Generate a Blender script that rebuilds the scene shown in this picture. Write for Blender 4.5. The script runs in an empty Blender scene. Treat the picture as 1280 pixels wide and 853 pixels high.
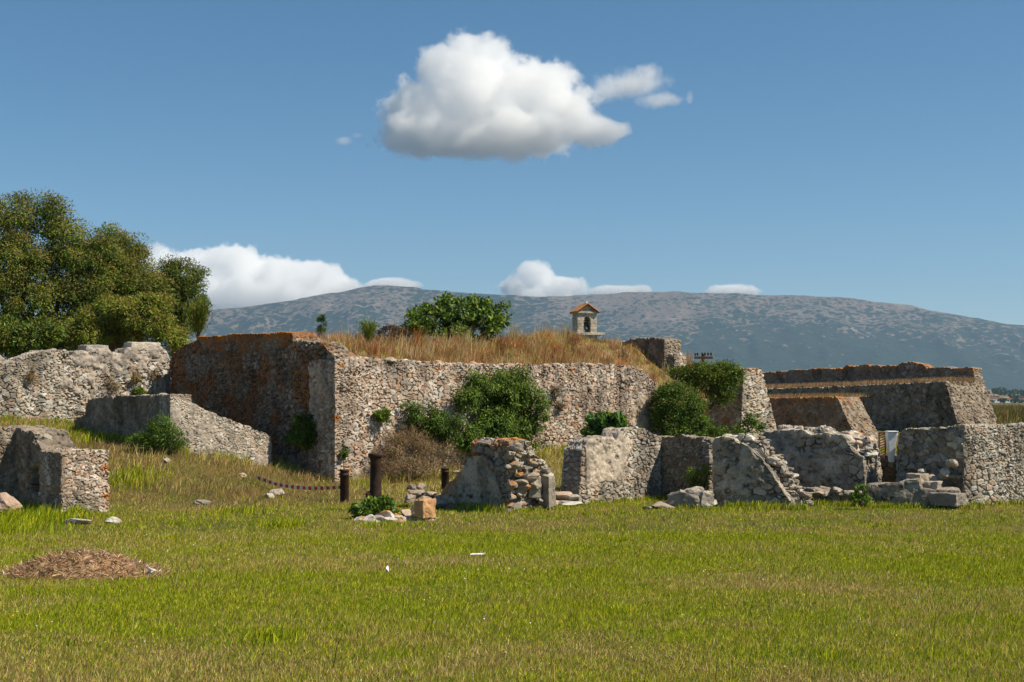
import bpy, bmesh, math, random
import numpy as np
from mathutils import Vector, Matrix

sc = bpy.context.scene
COL = sc.collection
R = math.radians

# ------------------------------------------------------------------ camera, light, exposure
EYE, FOC, HOR = 2.4, 1778.0, 490.0          # eye height (m), focal length and horizon row of the 1280 px photograph
cam_d = bpy.data.cameras.new('camera'); cam = bpy.data.objects.new('camera', cam_d); COL.objects.link(cam)
cam_d.sensor_width = 36; cam_d.lens = 36 * FOC / 1280
cam_d.shift_y = (HOR - 426.5) / 1280
cam_d.clip_start = 0.1; cam_d.clip_end = 60000
cam.location = (0, 0, EYE); cam.rotation_euler = (R(90), 0, 0)
sc.camera = cam

SUN_EL, SUN_AZ = 50.0, 104.0                # azimuth clockwise from +Y
W = bpy.data.worlds.new('World'); sc.world = W; W.use_nodes = True
wn = W.node_tree; bg = wn.nodes['Background']
sky = wn.nodes.new('ShaderNodeTexSky'); sky.sky_type = 'NISHITA'; sky.sun_disc = False
sky.sun_elevation = R(SUN_EL); sky.sun_rotation = R(SUN_AZ)
sky.altitude = 300; sky.air_density = 0.8; sky.dust_density = 0.15; sky.ozone_density = 2.2
hsv = wn.nodes.new('ShaderNodeHueSaturation'); hsv.inputs['Saturation'].default_value = 1.22; hsv.inputs['Hue'].default_value = 0.492
wn.links.new(sky.outputs[0], hsv.inputs['Color']); wn.links.new(hsv.outputs[0], bg.inputs[0]); bg.inputs[1].default_value = 0.069
W.cycles.sampling_method = 'AUTOMATIC'

sun_d = bpy.data.lights.new('sun', 'SUN'); sun = bpy.data.objects.new('sun', sun_d); COL.objects.link(sun)
sun_d.energy = 4.7; sun_d.angle = R(0.5); sun_d.color = (1.0, 0.90, 0.73)
SUN = Vector((math.sin(R(SUN_AZ)) * math.cos(R(SUN_EL)), math.cos(R(SUN_AZ)) * math.cos(R(SUN_EL)), math.sin(R(SUN_EL))))
sun.rotation_euler = SUN.to_track_quat('Z', 'Y').to_euler()

vs = sc.view_settings
vs.view_transform = 'Standard'; vs.look = 'None'; vs.gamma = 1.0; vs.use_curve_mapping = False
vs.exposure = 0.5
cy = sc.cycles
cy.use_denoising = True
cy.max_bounces = 32; cy.diffuse_bounces = 3; cy.glossy_bounces = 2; cy.transmission_bounces = 4
cy.transparent_max_bounces = 6; cy.volume_bounces = 32; cy.volume_max_steps = 400
cy.caustics_reflective = False; cy.caustics_refractive = False

# ------------------------------------------------------------------ helpers
rng = np.random.default_rng(7)
random.seed(7)

def P(px, py, Y):
    return np.array([(px - 640) / FOC * Y, Y, EYE + (HOR - py) / FOC * Y])
def PX(px, Y): return (px - 640) / FOC * Y
def PZ(py, Y): return EYE + (HOR - py) / FOC * Y

def hash3(ix, iy, iz, s):
    h = (ix.astype(np.int64) * 73856093 ^ iy.astype(np.int64) * 19349663 ^ iz.astype(np.int64) * 83492791 ^ (s * 2654435761 & 0xffffffff)) & 0xffffffff
    h = ((h ^ (h >> 16)) * 0x45d9f3b) & 0xffffffff
    h = ((h ^ (h >> 16)) * 0x45d9f3b) & 0xffffffff
    h = h ^ (h >> 16)
    return (h & 0xffffff).astype(np.float64) / 0xffffff

def noise3(p, s=0):
    f = np.floor(p); t = p - f; t = t * t * t * (t * (t * 6 - 15) + 10)
    i = f.astype(np.int64); out = 0
    for dx in (0, 1):
        wx = t[:, 0] if dx else 1 - t[:, 0]
        for dy in (0, 1):
            wy = t[:, 1] if dy else 1 - t[:, 1]
            for dz in (0, 1):
                wz = t[:, 2] if dz else 1 - t[:, 2]
                out = out + wx * wy * wz * hash3(i[:, 0] + dx, i[:, 1] + dy, i[:, 2] + dz, s)
    return out * 2 - 1

def fbm(p, octv=4, s=0, gain=0.5):
    p = np.asarray(p, float); a, out, tot = 1.0, 0, 0
    for k in range(octv):
        out = out + a * noise3(p * 2.03 ** k + 11.7 * k, s + k); tot += a; a *= gain
    return out / tot

def fbm2(x, y, octv=4, s=0, gain=0.5):
    x = np.asarray(x, float); y = np.asarray(y, float)
    return fbm(np.stack([x.ravel(), y.ravel(), np.full(x.size, 0.37)], 1), octv, s, gain).reshape(x.shape)

def sst(a, b, x):
    t = np.clip((x - a) / (b - a), 0, 1); return t * t * (3 - 2 * t)

def voronoi(p, s=0, jit=0.85):
    """distance to nearest and second nearest jittered seed, random values of the nearest"""
    n = len(p); F1 = np.empty(n); F2 = np.empty(n); ID = np.empty(n); ID2 = np.empty(n)
    for c in range(0, n, 60000):
        q = p[c:c + 60000]; i = np.floor(q).astype(np.int64)
        f1 = np.full(len(q), 9.0); f2 = np.full(len(q), 9.0); a = np.zeros(len(q)); b = np.zeros(len(q))
        for dx in (-1, 0, 1):
            for dy in (-1, 0, 1):
                for dz in (-1, 0, 1):
                    X, Y, Z = i[:, 0] + dx, i[:, 1] + dy, i[:, 2] + dz
                    h1 = hash3(X, Y, Z, s + 1); h2 = hash3(X, Y, Z, s + 2); h3 = hash3(X, Y, Z, s + 3)
                    d = np.sqrt((X + .5 + (h1 - .5) * jit - q[:, 0]) ** 2 + (Y + .5 + (h2 - .5) * jit - q[:, 1]) ** 2 + (Z + .5 + (h3 - .5) * jit - q[:, 2]) ** 2)
                    near = d < f1
                    f2 = np.where(near, f1, np.minimum(f2, d)); a = np.where(near, h1 * .5 + h3 * .5, a); b = np.where(near, h2, b); f1 = np.where(near, d, f1)
        F1[c:c + 60000] = f1; F2[c:c + 60000] = f2; ID[c:c + 60000] = a; ID2[c:c + 60000] = b
    return F1, F2, ID, ID2

def mesh_np(name, V, faces, colors=None, smooth=True):
    """faces: an (n,3) or (n,4) int array, or a list of such arrays"""
    if not isinstance(faces, list): faces = [faces]
    faces = [np.asarray(f, np.int32) for f in faces if len(f)]
    me = bpy.data.meshes.new(name)
    V = np.asarray(V, np.float32)
    me.vertices.add(len(V)); me.vertices.foreach_set('co', V.ravel())
    idx = np.concatenate([f.ravel() for f in faces]); tot = np.concatenate([np.full(len(f), f.shape[1], np.int32) for f in faces])
    st = np.concatenate([[0], np.cumsum(tot)[:-1]]).astype(np.int32)
    me.loops.add(len(idx)); me.loops.foreach_set('vertex_index', idx)
    me.polygons.add(len(tot)); me.polygons.foreach_set('loop_start', st); me.polygons.foreach_set('loop_total', tot)
    me.polygons.foreach_set('use_smooth', np.full(len(tot), smooth))
    me.update(calc_edges=True)
    if colors is not None:
        c = np.ones((len(V), 4), np.float32); c[:, :3] = colors
        a = me.color_attributes.new('Col', 'FLOAT_COLOR', 'POINT'); a.data.foreach_set('color', c.ravel())
    return me

def link(name, me, mat=None, parent=None):
    o = bpy.data.objects.new(name, me); COL.objects.link(o)
    if mat is not None and me is not None and not me.materials: me.materials.append(mat)
    if parent is not None: o.parent = parent; o.matrix_parent_inverse = Matrix.Translation(-Vector(parent.location)) if parent.rotation_euler[2] == 0 else parent.matrix_basis.inverted()
    return o

def tag(o, label, cat, group=None, kind=None):
    o['label'] = label; o['category'] = cat
    if group: o['group'] = group
    if kind: o['kind'] = kind
    return o

def thing(name, label, cat, loc, group=None):
    o = bpy.data.objects.new(name, None); COL.objects.link(o); o.location = [float(v) for v in loc]; o.empty_display_size = 0.2
    return tag(o, label, cat, group)

def structure(o, kind='structure'): o['kind'] = kind; return o

# ------------------------------------------------------------------ node materials
def new_mat(name):
    m = bpy.data.materials.new(name); m.use_nodes = True; nt = m.node_tree
    b = nt.nodes['Principled BSDF']; b.inputs['Roughness'].default_value = 0.9; b.inputs['Specular IOR Level'].default_value = 0.2
    return m, nt, b
def nd(nt, t, **kw):
    n = nt.nodes.new(t)
    for k, v in kw.items():
        if k in n.inputs.keys(): n.inputs[k].default_value = v
        else: setattr(n, k, v)
    return n
def lk(nt, a, b): nt.links.new(a, b)
def noise_n(nt, scale, detail=4, rough=0.6, vec=None):
    n = nt.nodes.new('ShaderNodeTexNoise'); n.inputs['Scale'].default_value = scale; n.inputs['Detail'].default_value = detail; n.inputs['Roughness'].default_value = rough
    if vec is not None: lk(nt, vec, n.inputs['Vector'])
    return n.outputs['Fac']
def ramp_n(nt, fac, stops):
    r = nt.nodes.new('ShaderNodeValToRGB'); e = r.color_ramp.elements
    while len(e) < len(stops): e.new(0.5)
    for k, (p, c) in enumerate(stops):
        e[k].position = p; e[k].color = (*c, 1) if len(c) == 3 else c
    lk(nt, fac, r.inputs[0]); return r.outputs[0]
def mix_n(nt, fac, a, b, blend='MIX'):
    m = nt.nodes.new('ShaderNodeMix'); m.data_type = 'RGBA'; m.blend_type = blend
    for v, s in ((fac, m.inputs['Factor']), (a, m.inputs['A']), (b, m.inputs['B'])):
        if hasattr(v, 'links'): lk(nt, v, s)
        elif isinstance(v, (int, float)) : s.default_value = v
        else: s.default_value = (*v, 1)
    return m.outputs['Result']
def bump_n(nt, b, h, strength=0.5, dist=0.02):
    n = nt.nodes.new('ShaderNodeBump'); n.inputs['Strength'].default_value = strength; n.inputs['Distance'].default_value = dist
    lk(nt, h, n.inputs['Height']); lk(nt, n.outputs[0], b.inputs['Normal'])
def pos(nt):
    return nt.nodes.new('ShaderNodeNewGeometry').outputs['Position']

def mat_attr(name, rough=0.95, spec=0.15, var=0.25, vscale=30.0, bump=0.0, bdist=0.02, trans=0.0):
    """base colour from the mesh's own colour attribute, broken up by fine noise"""
    m, nt, b = new_mat(name); b.inputs['Roughness'].default_value = rough; b.inputs['Specular IOR Level'].default_value = spec
    a = nt.nodes.new('ShaderNodeAttribute'); a.attribute_name = 'Col'
    p = pos(nt); f = noise_n(nt, vscale, 5, 0.65, p)
    g = ramp_n(nt, f, [(0.3, (1 - var,) * 3), (0.7, (1 + var * .6,) * 3)])
    c = mix_n(nt, 1.0, a.outputs['Color'], g, 'MULTIPLY')
    lk(nt, c, b.inputs['Base Color'])
    if bump: bump_n(nt, b, noise_n(nt, vscale * 1.3, 6, 0.7, p), bump, bdist)
    if trans:
        t = nt.nodes.new('ShaderNodeBsdfTranslucent'); lk(nt, c, t.inputs['Color'])
        mx = nt.nodes.new('ShaderNodeMixShader'); mx.inputs[0].default_value = trans
        out = nt.nodes['Material Output']; lk(nt, b.outputs[0], mx.inputs[1]); lk(nt, t.outputs[0], mx.inputs[2]); lk(nt, mx.outputs[0], out.inputs['Surface'])
    return m
def mat_plain(name, col, rough=0.7, spec=0.3, var=0.15, vscale=20, metal=0.0, bump=0.0):
    m, nt, b = new_mat(name); b.inputs['Roughness'].default_value = rough; b.inputs['Specular IOR Level'].default_value = spec; b.inputs['Metallic'].default_value = metal
    p = pos(nt); f = noise_n(nt, vscale, 5, 0.65, p)
    lk(nt, ramp_n(nt, f, [(0.3, tuple(v * (1 - var) for v in col)), (0.7, tuple(v * (1 + var) for v in col))]), b.inputs['Base Color'])
    if bump: bump_n(nt, b, f, bump, 0.01)
    return m
# ------------------------------------------------------------------ terrain
def tps_fit(pts):
    pts = np.array(pts, float); n = len(pts); x = pts[:, :2] / 10
    d = np.linalg.norm(x[:, None] - x[None], axis=2); K = np.where(d > 0, d * d * np.log(d + 1e-12), 0) + np.eye(n) * 0.02
    Pm = np.c_[np.ones(n), x]; A = np.block([[K, Pm], [Pm.T, np.zeros((3, 3))]])
    w = np.linalg.solve(A, np.r_[pts[:, 2], 0, 0, 0]); return x, w
ctrl = []
for px, py, Y in [(-60, 636, 28), (0, 640, 28), (140, 640, 28.5), (250, 641, 29.5), (150, 612, 33), (0, 585, 34), (-80, 580, 34), (60, 556, 37.5), (100, 531, 42.3), (0, 525, 40.7), (-80, 520, 39),
                  (213, 557, 36), (280, 575, 37), (340, 588, 38), (300, 603, 34.5), (420, 606, 37.5), (380, 612, 35), (340, 632, 31), (560, 603, 38), (500, 606, 38), (640, 580, 41), (690, 562, 43), (740, 556, 44),
                  (820, 556, 46), (930, 548, 48), (620, 606, 36), (760, 600, 37)]:
    p = P(px, py, Y); ctrl.append(tuple(p))
for x in (-9, -5, 0, 5, 10, 16): ctrl.append((x, 29, 0.0))
for x in (2, 6, 10, 16): ctrl.append((x, 34, 0.05))
for x in (-30, -18, -8, 0, 8, 18, 30): ctrl.append((x, 20, 0.0))
for x in (10, 16, 24): ctrl.append((x, 42, 0.1))
for x in (13, 20, 28): ctrl.append((x, 52, 0.25))
for x in (14, 21, 28): ctrl.append((x, 60, 0.5))
for x in (-30, -18, 0): ctrl.append((x, 62, 1.3))
for x in (16, 26, 40): ctrl.append((x, 72, 1.25))
for x in (-30, -18): ctrl.append((x, 46, 1.7))
ctrl.append((-24, 34, 0.9)); ctrl.append((-22, 27, 0.1))
TX, TW = tps_fit(ctrl)
def ground_z(x, y):
    x = np.asarray(x, float); y = np.asarray(y, float); sh = np.broadcast(x, y).shape
    x = np.broadcast_to(x, sh).ravel(); y = np.broadcast_to(y, sh).ravel()
    q = np.stack([np.clip(x, -32, 45), np.clip(y, 15, 70)], 1) / 10
    z = np.zeros(len(x))
    for c in range(0, len(x), 50000):
        d = np.linalg.norm(q[c:c + 50000, None] - TX[None], axis=2); U = np.where(d > 0, d * d * np.log(d + 1e-12), 0)
        z[c:c + 50000] = U @ TW[:len(TX)] + TW[len(TX)] + q[c:c + 50000] @ TW[len(TX) + 1:]
    z = np.clip(z, -0.15, 2.2) * sst(19, 27, y)
    z = z + 0.05 * fbm2(x * .35, y * .35, 3, 5) * sst(3, 8, y) * (1 - sst(80, 120, y))
    far = sst(105, 190, y + np.abs(x) * 0.1)
    z = z * (1 - far) + far * (-12 + 1.2 * fbm2(x * .004, y * .004, 3, 9))
    z = z + sst(1900, 4200, y) * 22 * (1 + 0.35 * fbm2(x * .0012, y * .0012, 3, 12))
    return z.reshape(sh)
def gz(x, y): return float(ground_z(np.array([x]), np.array([y]))[0])

ys = np.concatenate([np.linspace(-40, 8, 17)[:-1], np.linspace(8, 52, 177), 52 + np.cumsum(0.28 * 1.045 ** np.arange(1, 160))])
ys = ys[ys < 9600]; ys = np.append(ys, 9600)
t = np.linspace(-1, 1, 241); xs = 22 * t + 0.9 * np.sinh(t * 9.4) * 1.3
X, Yg = np.meshgrid(xs, ys); Z = ground_z(X, Yg)
nx, ny = len(xs), len(ys)
ii = (np.arange(ny - 1)[:, None] * nx + np.arange(nx - 1)[None]).ravel()
GF = np.stack([ii, ii + 1, ii + nx + 1, ii + nx], 1)
def grass_mix(x, y):
    """0 green .. 1 dry, patches of the lawn and of the slope"""
    a = fbm2(x * .28, y * .55, 4, 21); b = fbm2(x * 1.3, y * 1.3, 3, 22)
    d = 0.33 + 0.85 * a + 0.45 * b
    d = d - 0.13 * sst(13, 18, y) * (1 - sst(25, 31, y)) + 0.18 * (1 - sst(12, 15.5, y))
    hill = sst(29.5, 33, y) * (1 - sst(4, 9, x)); d = d + (0.62 + 0.5 * b) * hill
    return np.clip(d, 0, 1)
gm, nt, b = new_mat('meadow_soil')
p = pos(nt)
n1 = noise_n(nt, 0.5, 6, 0.65, p); n2 = noise_n(nt, 26, 8, 0.8, p)
c1 = ramp_n(nt, n1, [(0.35, (0.085, 0.105, 0.014)), (0.62, (0.19, 0.135, 0.045))])
c2 = ramp_n(nt, n2, [(0.36, (0.35, 0.36, 0.32)), (0.66, (1.35, 1.3, 1.2))])
near = mix_n(nt, 1.0, c1, c2, 'MULTIPLY')
sep = nt.nodes.new('ShaderNodeSeparateXYZ'); lk(nt, p, sep.inputs[0])
mr = nd(nt, 'ShaderNodeMapRange'); mr.inputs['From Min'].default_value = 150; mr.inputs['From Max'].default_value = 260; lk(nt, sep.outputs['Y'], mr.inputs['Value'])
vor = nt.nodes.new('ShaderNodeTexVoronoi'); vor.inputs['Scale'].default_value = 0.0042
mp = nt.nodes.new('ShaderNodeMapping'); mp.inputs['Scale'].default_value = (0.7, 0.5, 0.0); lk(nt, p, mp.inputs['Vector']); lk(nt, mp.outputs[0], vor.inputs['Vector'])
fields = ramp_n(nt, vor.outputs['Color'], [(0.0, (0.08, 0.11, 0.035)), (0.3, (0.30, 0.22, 0.12)), (0.55, (0.13, 0.12, 0.05)), (0.8, (0.36, 0.26, 0.15))])
scrub = ramp_n(nt, noise_n(nt, 0.02, 5, 0.7, p), [(0.48, (1, 1, 1)), (0.56, (0.25, 0.3, 0.22))])
farc = mix_n(nt, 1.0, fields, scrub, 'MULTIPLY')
lk(nt, mix_n(nt, mr.outputs[0], near, farc), b.inputs['Base Color']); b.inputs['Roughness'].default_value = 1.0
bump_n(nt, b, n2, 0.6, 0.05)
ground = link('ground', mesh_np('ground', np.stack([X, Yg, Z], 2).reshape(-1, 3), GF), gm); structure(ground)

# the mountain behind: a ridge nine kilometres away
RID = [(-1500, 455), (-700, 425), (-200, 400), (100, 395), (200, 393), (270, 388), (310, 384), (350, 378), (385, 372), (420, 367), (450, 361), (468, 357), (485, 356.5), (502, 357.5), (518, 358), (532, 362), (570, 365), (610, 366), (660, 369), (700, 370), (740, 368), (790, 366), (850, 365),
       (900, 367), (950, 368), (1000, 369), (1050, 371), (1090, 376), (1130, 381), (1170, 389), (1210, 396), (1250, 403), (1290, 408), (1400, 425), (1600, 450), (2400, 478)]
MD, MF = 9000.0, 7150.0
rx = np.array([PX(a, MD) for a, _ in RID]); rz = np.array([PZ(a, MD) for _, a in RID])
mx_ = np.linspace(-6500, 6500, 620); vy = np.linspace(0, 1.3, 170); my_ = MF + vy * (MD - MF)
MX, MY = np.meshgrid(mx_, my_); T = (MY - MF) / (MD - MF)
ridge = np.interp(MX * MD / MY * 0.5 + MX * 0.5, rx, rz)
prof = np.where(T <= 1, 0.02 + 0.98 * T ** 1.1, 1 - 1.9 * (T - 1))
warp = 240 * fbm2(MX / 1400, MY / 1400, 3, 31)
rav = 1 - np.abs(fbm2((MX + warp) / 560, MY / 1300, 4, 33)) * 2
hill = fbm2(MX / 300, MY / 300, 4, 35)
amp = np.clip(T * 3, 0, 1) * np.clip((1.02 - T) * 4, 0.16, 1)
MZ = ridge * prof + amp * (85 * (rav - 0.6) + 42 * hill) + 6 * (1 - amp) * fbm2(MX / 90, MY / 90, 3, 37) - 14 * (1 - np.clip(T * 8, 0, 1))
nx2, ny2 = len(mx_), len(my_)
ii = (np.arange(ny2 - 1)[:, None] * nx2 + np.arange(nx2 - 1)[None]).ravel()
mm, nt, b = new_mat('mountain_scrub')
p = pos(nt); big = noise_n(nt, 0.0011, 4, 0.6, p)
rock = ramp_n(nt, noise_n(nt, 0.006, 5, 0.7, p), [(0.3, (0.11, 0.085, 0.06)), (0.55, (0.165, 0.126, 0.095)), (0.75, (0.25, 0.20, 0.165))])
sepm = nt.nodes.new('ShaderNodeSeparateXYZ'); lk(nt, p, sepm.inputs[0])
hz = nd(nt, 'ShaderNodeMapRange'); hz.inputs['From Min'].default_value = 60; hz.inputs['From Max'].default_value = 620; hz.inputs['To Min'].default_value = 0.50; hz.inputs['To Max'].default_value = -0.16; lk(nt, sepm.outputs['Z'], hz.inputs['Value'])
ad = nd(nt, 'ShaderNodeMath', operation='MULTIPLY_ADD'); lk(nt, big, ad.inputs[0]); ad.inputs[1].default_value = 1.5; ad.inputs[2].default_value = -0.22
ad2 = nd(nt, 'ShaderNodeMath', operation='ADD'); lk(nt, ad.outputs[0], ad2.inputs[0]); lk(nt, hz.outputs[0], ad2.inputs[1])        # how thick the scrub stands
spots = None
for sc_, k_ in ((1 / 50, 1.0), (1 / 29, .88)):
    v_ = nt.nodes.new('ShaderNodeTexVoronoi'); v_.inputs['Scale'].default_value = sc_; lk(nt, p, v_.inputs['Vector'])
    t_ = nd(nt, 'ShaderNodeMath', operation='MULTIPLY'); lk(nt, ad2.outputs[0], t_.inputs[0]); t_.inputs[1].default_value = k_
    d_ = nd(nt, 'ShaderNodeMath', operation='SUBTRACT'); lk(nt, t_.outputs[0], d_.inputs[0]); lk(nt, v_.outputs['Distance'], d_.inputs[1])
    if spots is None: spots = d_.outputs[0]
    else:
        m_ = nd(nt, 'ShaderNodeMath', operation='MAXIMUM'); lk(nt, spots, m_.inputs[0]); lk(nt, d_.outputs[0], m_.inputs[1]); spots = m_.outputs[0]
cov = ramp_n(nt, spots, [(0.0, (0, 0, 0)), (0.08, (1, 1, 1))])
bush = ramp_n(nt, noise_n(nt, 0.05, 3, 0.6, p), [(0.3, (0.010, 0.020, 0.010)), (0.7, (0.028, 0.040, 0.018))])
lk(nt, mix_n(nt, cov, rock, bush), b.inputs['Base Color']); b.inputs['Roughness'].default_value = 1
bump_n(nt, b, noise_n(nt, 0.01, 6, .7, p), 0.7, 30)
mountain = link('mountain', mesh_np('mountain', np.stack([MX, MY, MZ], 2).reshape(-1, 3), np.stack([ii, ii + 1, ii + nx2 + 1, ii + nx2], 1)), mm); structure(mountain)

# haze: one closed box of even air round camera, ground and mountain
def box_mesh(name, lo, hi):
    x0, y0, z0 = lo; x1, y1, z1 = hi
    V = [(x0, y0, z0), (x1, y0, z0), (x1, y1, z0), (x0, y1, z0), (x0, y0, z1), (x1, y0, z1), (x1, y1, z1), (x0, y1, z1)]
    return mesh_np(name, V, np.array([[3, 2, 1, 0], [4, 5, 6, 7], [0, 1, 5, 4], [1, 2, 6, 5], [2, 3, 7, 6], [3, 0, 4, 7]]), smooth=False)
hm = bpy.data.materials.new('haze_air'); hm.use_nodes = True; nt = hm.node_tree
nt.nodes.remove(nt.nodes['Principled BSDF'])
pv = nt.nodes.new('ShaderNodeVolumePrincipled'); pv.inputs['Color'].default_value = (0.40, 0.65, 0.96, 1); pv.inputs['Density'].default_value = 5.1e-5; pv.inputs['Anisotropy'].default_value = 0.2
lk(nt, pv.outputs[0], nt.nodes['Material Output'].inputs['Volume'])
gx = float(np.abs(xs).max())
haze = link('haze', box_mesh('haze', (-gx - 200, -60, min(float(Z.min()), float(MZ.min())) - 1), (gx + 200, 10900, 900)), hm); structure(haze, 'stuff')
# ------------------------------------------------------------------ clouds: bodies of vapour, well beyond and above the haze
def cloud_mat(name, lobes, size, dens, rough, thr, soft):
    """density = union of soft lobes (given in the cloud's own metres) eaten into by fractal noise"""
    m = bpy.data.materials.new(name); m.use_nodes = True; nt = m.node_tree; nt.nodes.remove(nt.nodes['Principled BSDF'])
    tc = nt.nodes.new('ShaderNodeTexCoord').outputs['Object']
    nz = nt.nodes.new('ShaderNodeTexNoise'); nz.inputs['Scale'].default_value = 1.0 / size; nz.inputs['Detail'].default_value = 9; nz.inputs['Roughness'].default_value = 0.66
    lk(nt, tc, nz.inputs['Vector'])
    acc = None
    for (c, r) in lobes:
        s = nd(nt, 'ShaderNodeVectorMath', operation='SUBTRACT'); lk(nt, tc, s.inputs[0]); s.inputs[1].default_value = c
        d = nd(nt, 'ShaderNodeVectorMath', operation='DIVIDE'); lk(nt, s.outputs[0], d.inputs[0]); d.inputs[1].default_value = r
        l = nd(nt, 'ShaderNodeVectorMath', operation='LENGTH'); lk(nt, d.outputs[0], l.inputs[0])
        if acc is None: acc = l.outputs['Value']
        else:
            q = nd(nt, 'ShaderNodeMath', operation='SMOOTH_MIN'); lk(nt, acc, q.inputs[0]); lk(nt, l.outputs['Value'], q.inputs[1]); q.inputs[2].default_value = 0.35; acc = q.outputs[0]
    # value = thr - dist + rough*(noise-0.5)
    a = nd(nt, 'ShaderNodeMath', operation='MULTIPLY_ADD'); lk(nt, nz.outputs['Fac'], a.inputs[0]); a.inputs[1].default_value = rough; a.inputs[2].default_value = thr - rough * 0.5
    b = nd(nt, 'ShaderNodeMath', operation='SUBTRACT'); lk(nt, a.outputs[0], b.inputs[0]); lk(nt, acc, b.inputs[1])
    mr = nd(nt, 'ShaderNodeMapRange'); mr.interpolation_type = 'SMOOTHSTEP'; lk(nt, b.outputs[0], mr.inputs['Value'])
    mr.inputs['From Min'].default_value = 0; mr.inputs['From Max'].default_value = soft; mr.inputs['To Max'].default_value = dens
    pv = nt.nodes.new('ShaderNodeVolumePrincipled'); pv.inputs['Color'].default_value = (1, 1, 1, 1); pv.inputs['Anisotropy'].default_value = 0.0
    lk(nt, mr.outputs[0], pv.inputs['Density'])
    lk(nt, pv.outputs[0], nt.nodes['Material Output'].inputs['Volume'])
    m.cycles.volume_step_rate = 0.2
    return m
def cloud(label, Y, box, lobes, depth, size, dens=0.012, rough=0.9, thr=0.92, soft=0.25, group='white clouds in the blue sky'):
    """box and lobes are read off the photograph (px) and set at the cloud's real distance"""
    x0, y0, x1, y1 = box; k = Y / FOC
    cx, cyz = (x0 + x1) / 2, (y0 + y1) / 2
    ctr = P(cx, cyz, Y)
    L = [(((a - cx) * k, dy * depth, (cyz - b) * k), (ra * k, max(ra, rb) * k * 1.0, rb * k)) for a, b, ra, rb, dy in lobes]
    hx, hz = (x1 - x0) / 2 * k, (y1 - y0) / 2 * k
    o = link('cloud', box_mesh('cloud', (-hx, -depth, -hz), (hx, depth, hz)), cloud_mat('cloud_vapour', L, size, dens, rough, thr, soft))
    o.location = ctr
    tag(o, label, 'cloud', group)
    return o
cloud('large white cumulus cloud high in the middle of the sky', 13000, (440, 5, 830, 225),
      [(585, 66, 34, 30, 0), (622, 72, 32, 32, .1), (600, 95, 46, 40, 0), (550, 88, 34, 32, -.2), (528, 140, 54, 48, .1), (600, 130, 84, 62, 0), (672, 115, 58, 48, .1), (700, 145, 56, 40, -.1), (740, 163, 48, 20, 0), (550, 172, 84, 30, 0), (640, 168, 96, 30, 0), (505, 165, 40, 30, 0)], 620, 260, rough=2.1, soft=.22, dens=.0065)
cloud('thin torn cloud wisp right beside the large cumulus', 13000, (700, 55, 910, 160),
      [(790, 105, 50, 20, 0), (808, 90, 24, 14, 0), (825, 125, 34, 11, 0), (760, 115, 28, 18, 0), (862, 122, 7, 12, 0)], 260, 170, dens=0.0045, rough=1.9, thr=.9, soft=0.6)
cloud('long white cloud bank low over the mountain behind the trees', 16000, (120, 280, 560, 410),
      [(200, 345, 40, 34, 0), (245, 338, 44, 30, .2), (290, 340, 50, 34, 0), (335, 352, 60, 30, 0), (385, 352, 50, 24, 0), (420, 362, 36, 16, 0), (300, 375, 130, 26, 0), (490, 357, 34, 9, 0), (240, 372, 80, 30, 0)], 700, 230, rough=1.7, soft=.16, dens=.009, thr=1.0)
cloud('small puffy white cloud touching the ridge left of the belfry', 16000, (600, 305, 850, 395),
      [(668, 344, 30, 19, 0), (650, 358, 30, 14, 0), (700, 358, 40, 14, 0), (770, 364, 40, 8, 0), (800, 363, 20, 7, 0), (680, 370, 50, 14, 0)], 420, 220, rough=1.8, soft=.2, dens=.010)
cloud('smallest flat white cloud low over the right half of the ridge', 16000, (855, 335, 985, 385),
      [(912, 364, 32, 10, 0), (930, 364, 26, 7, 0), (895, 366, 18, 6, 0)], 260, 120, rough=1.5, soft=.3, dens=.014)
cloud('fragment of white cloud at the left picture edge above the tree', 16000, (-60, 250, 50, 320),
      [(-5, 284, 18, 12, 0), (-25, 290, 24, 18, 0)], 240, 200, rough=1.1, soft=.5, dens=.006)
cloud('tiny faint cloud puff left of the large cumulus', 13000, (405, 150, 470, 195),
      [(430, 176, 14, 7, 0), (448, 170, 10, 5, 0)], 120, 120, rough=1.7, soft=.7, dens=.004)
# ------------------------------------------------------------------ rubble masonry
STONE = mat_attr('rubble_stone', var=0.22, vscale=38, bump=0.55, bdist=0.012)
def unit(v): v = np.asarray(v, float); return v / np.linalg.norm(v)
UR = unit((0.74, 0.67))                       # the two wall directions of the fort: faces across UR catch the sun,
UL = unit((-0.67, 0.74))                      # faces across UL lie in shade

def grid_normals(V, F):
    n = np.zeros_like(V)
    a, b, c, d = V[F[:, 0]], V[F[:, 1]], V[F[:, 2]], V[F[:, 3]]
    fn = np.cross(c - a, d - b)
    for k in range(4): np.add.at(n, F[:, k], fn)
    return n / np.maximum(np.linalg.norm(n, axis=1, keepdims=True), 1e-9)

PAL = {'pale': [(0.50, 0.44, 0.36), (0.40, 0.345, 0.275), (0.56, 0.53, 0.47), (0.47, 0.36, 0.27), (0.33, 0.30, 0.26)],
       'pink': [(0.52, 0.42, 0.34), (0.44, 0.31, 0.23), (0.58, 0.52, 0.45), (0.40, 0.33, 0.27), (0.50, 0.35, 0.25)],
       'grey': [(0.36, 0.315, 0.255), (0.29, 0.25, 0.20), (0.42, 0.385, 0.32), (0.33, 0.27, 0.21), (0.25, 0.22, 0.185)],
       'dark': [(0.29, 0.24, 0.185), (0.24, 0.195, 0.15), (0.34, 0.295, 0.235), (0.27, 0.20, 0.14), (0.21, 0.18, 0.14)]}

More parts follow.
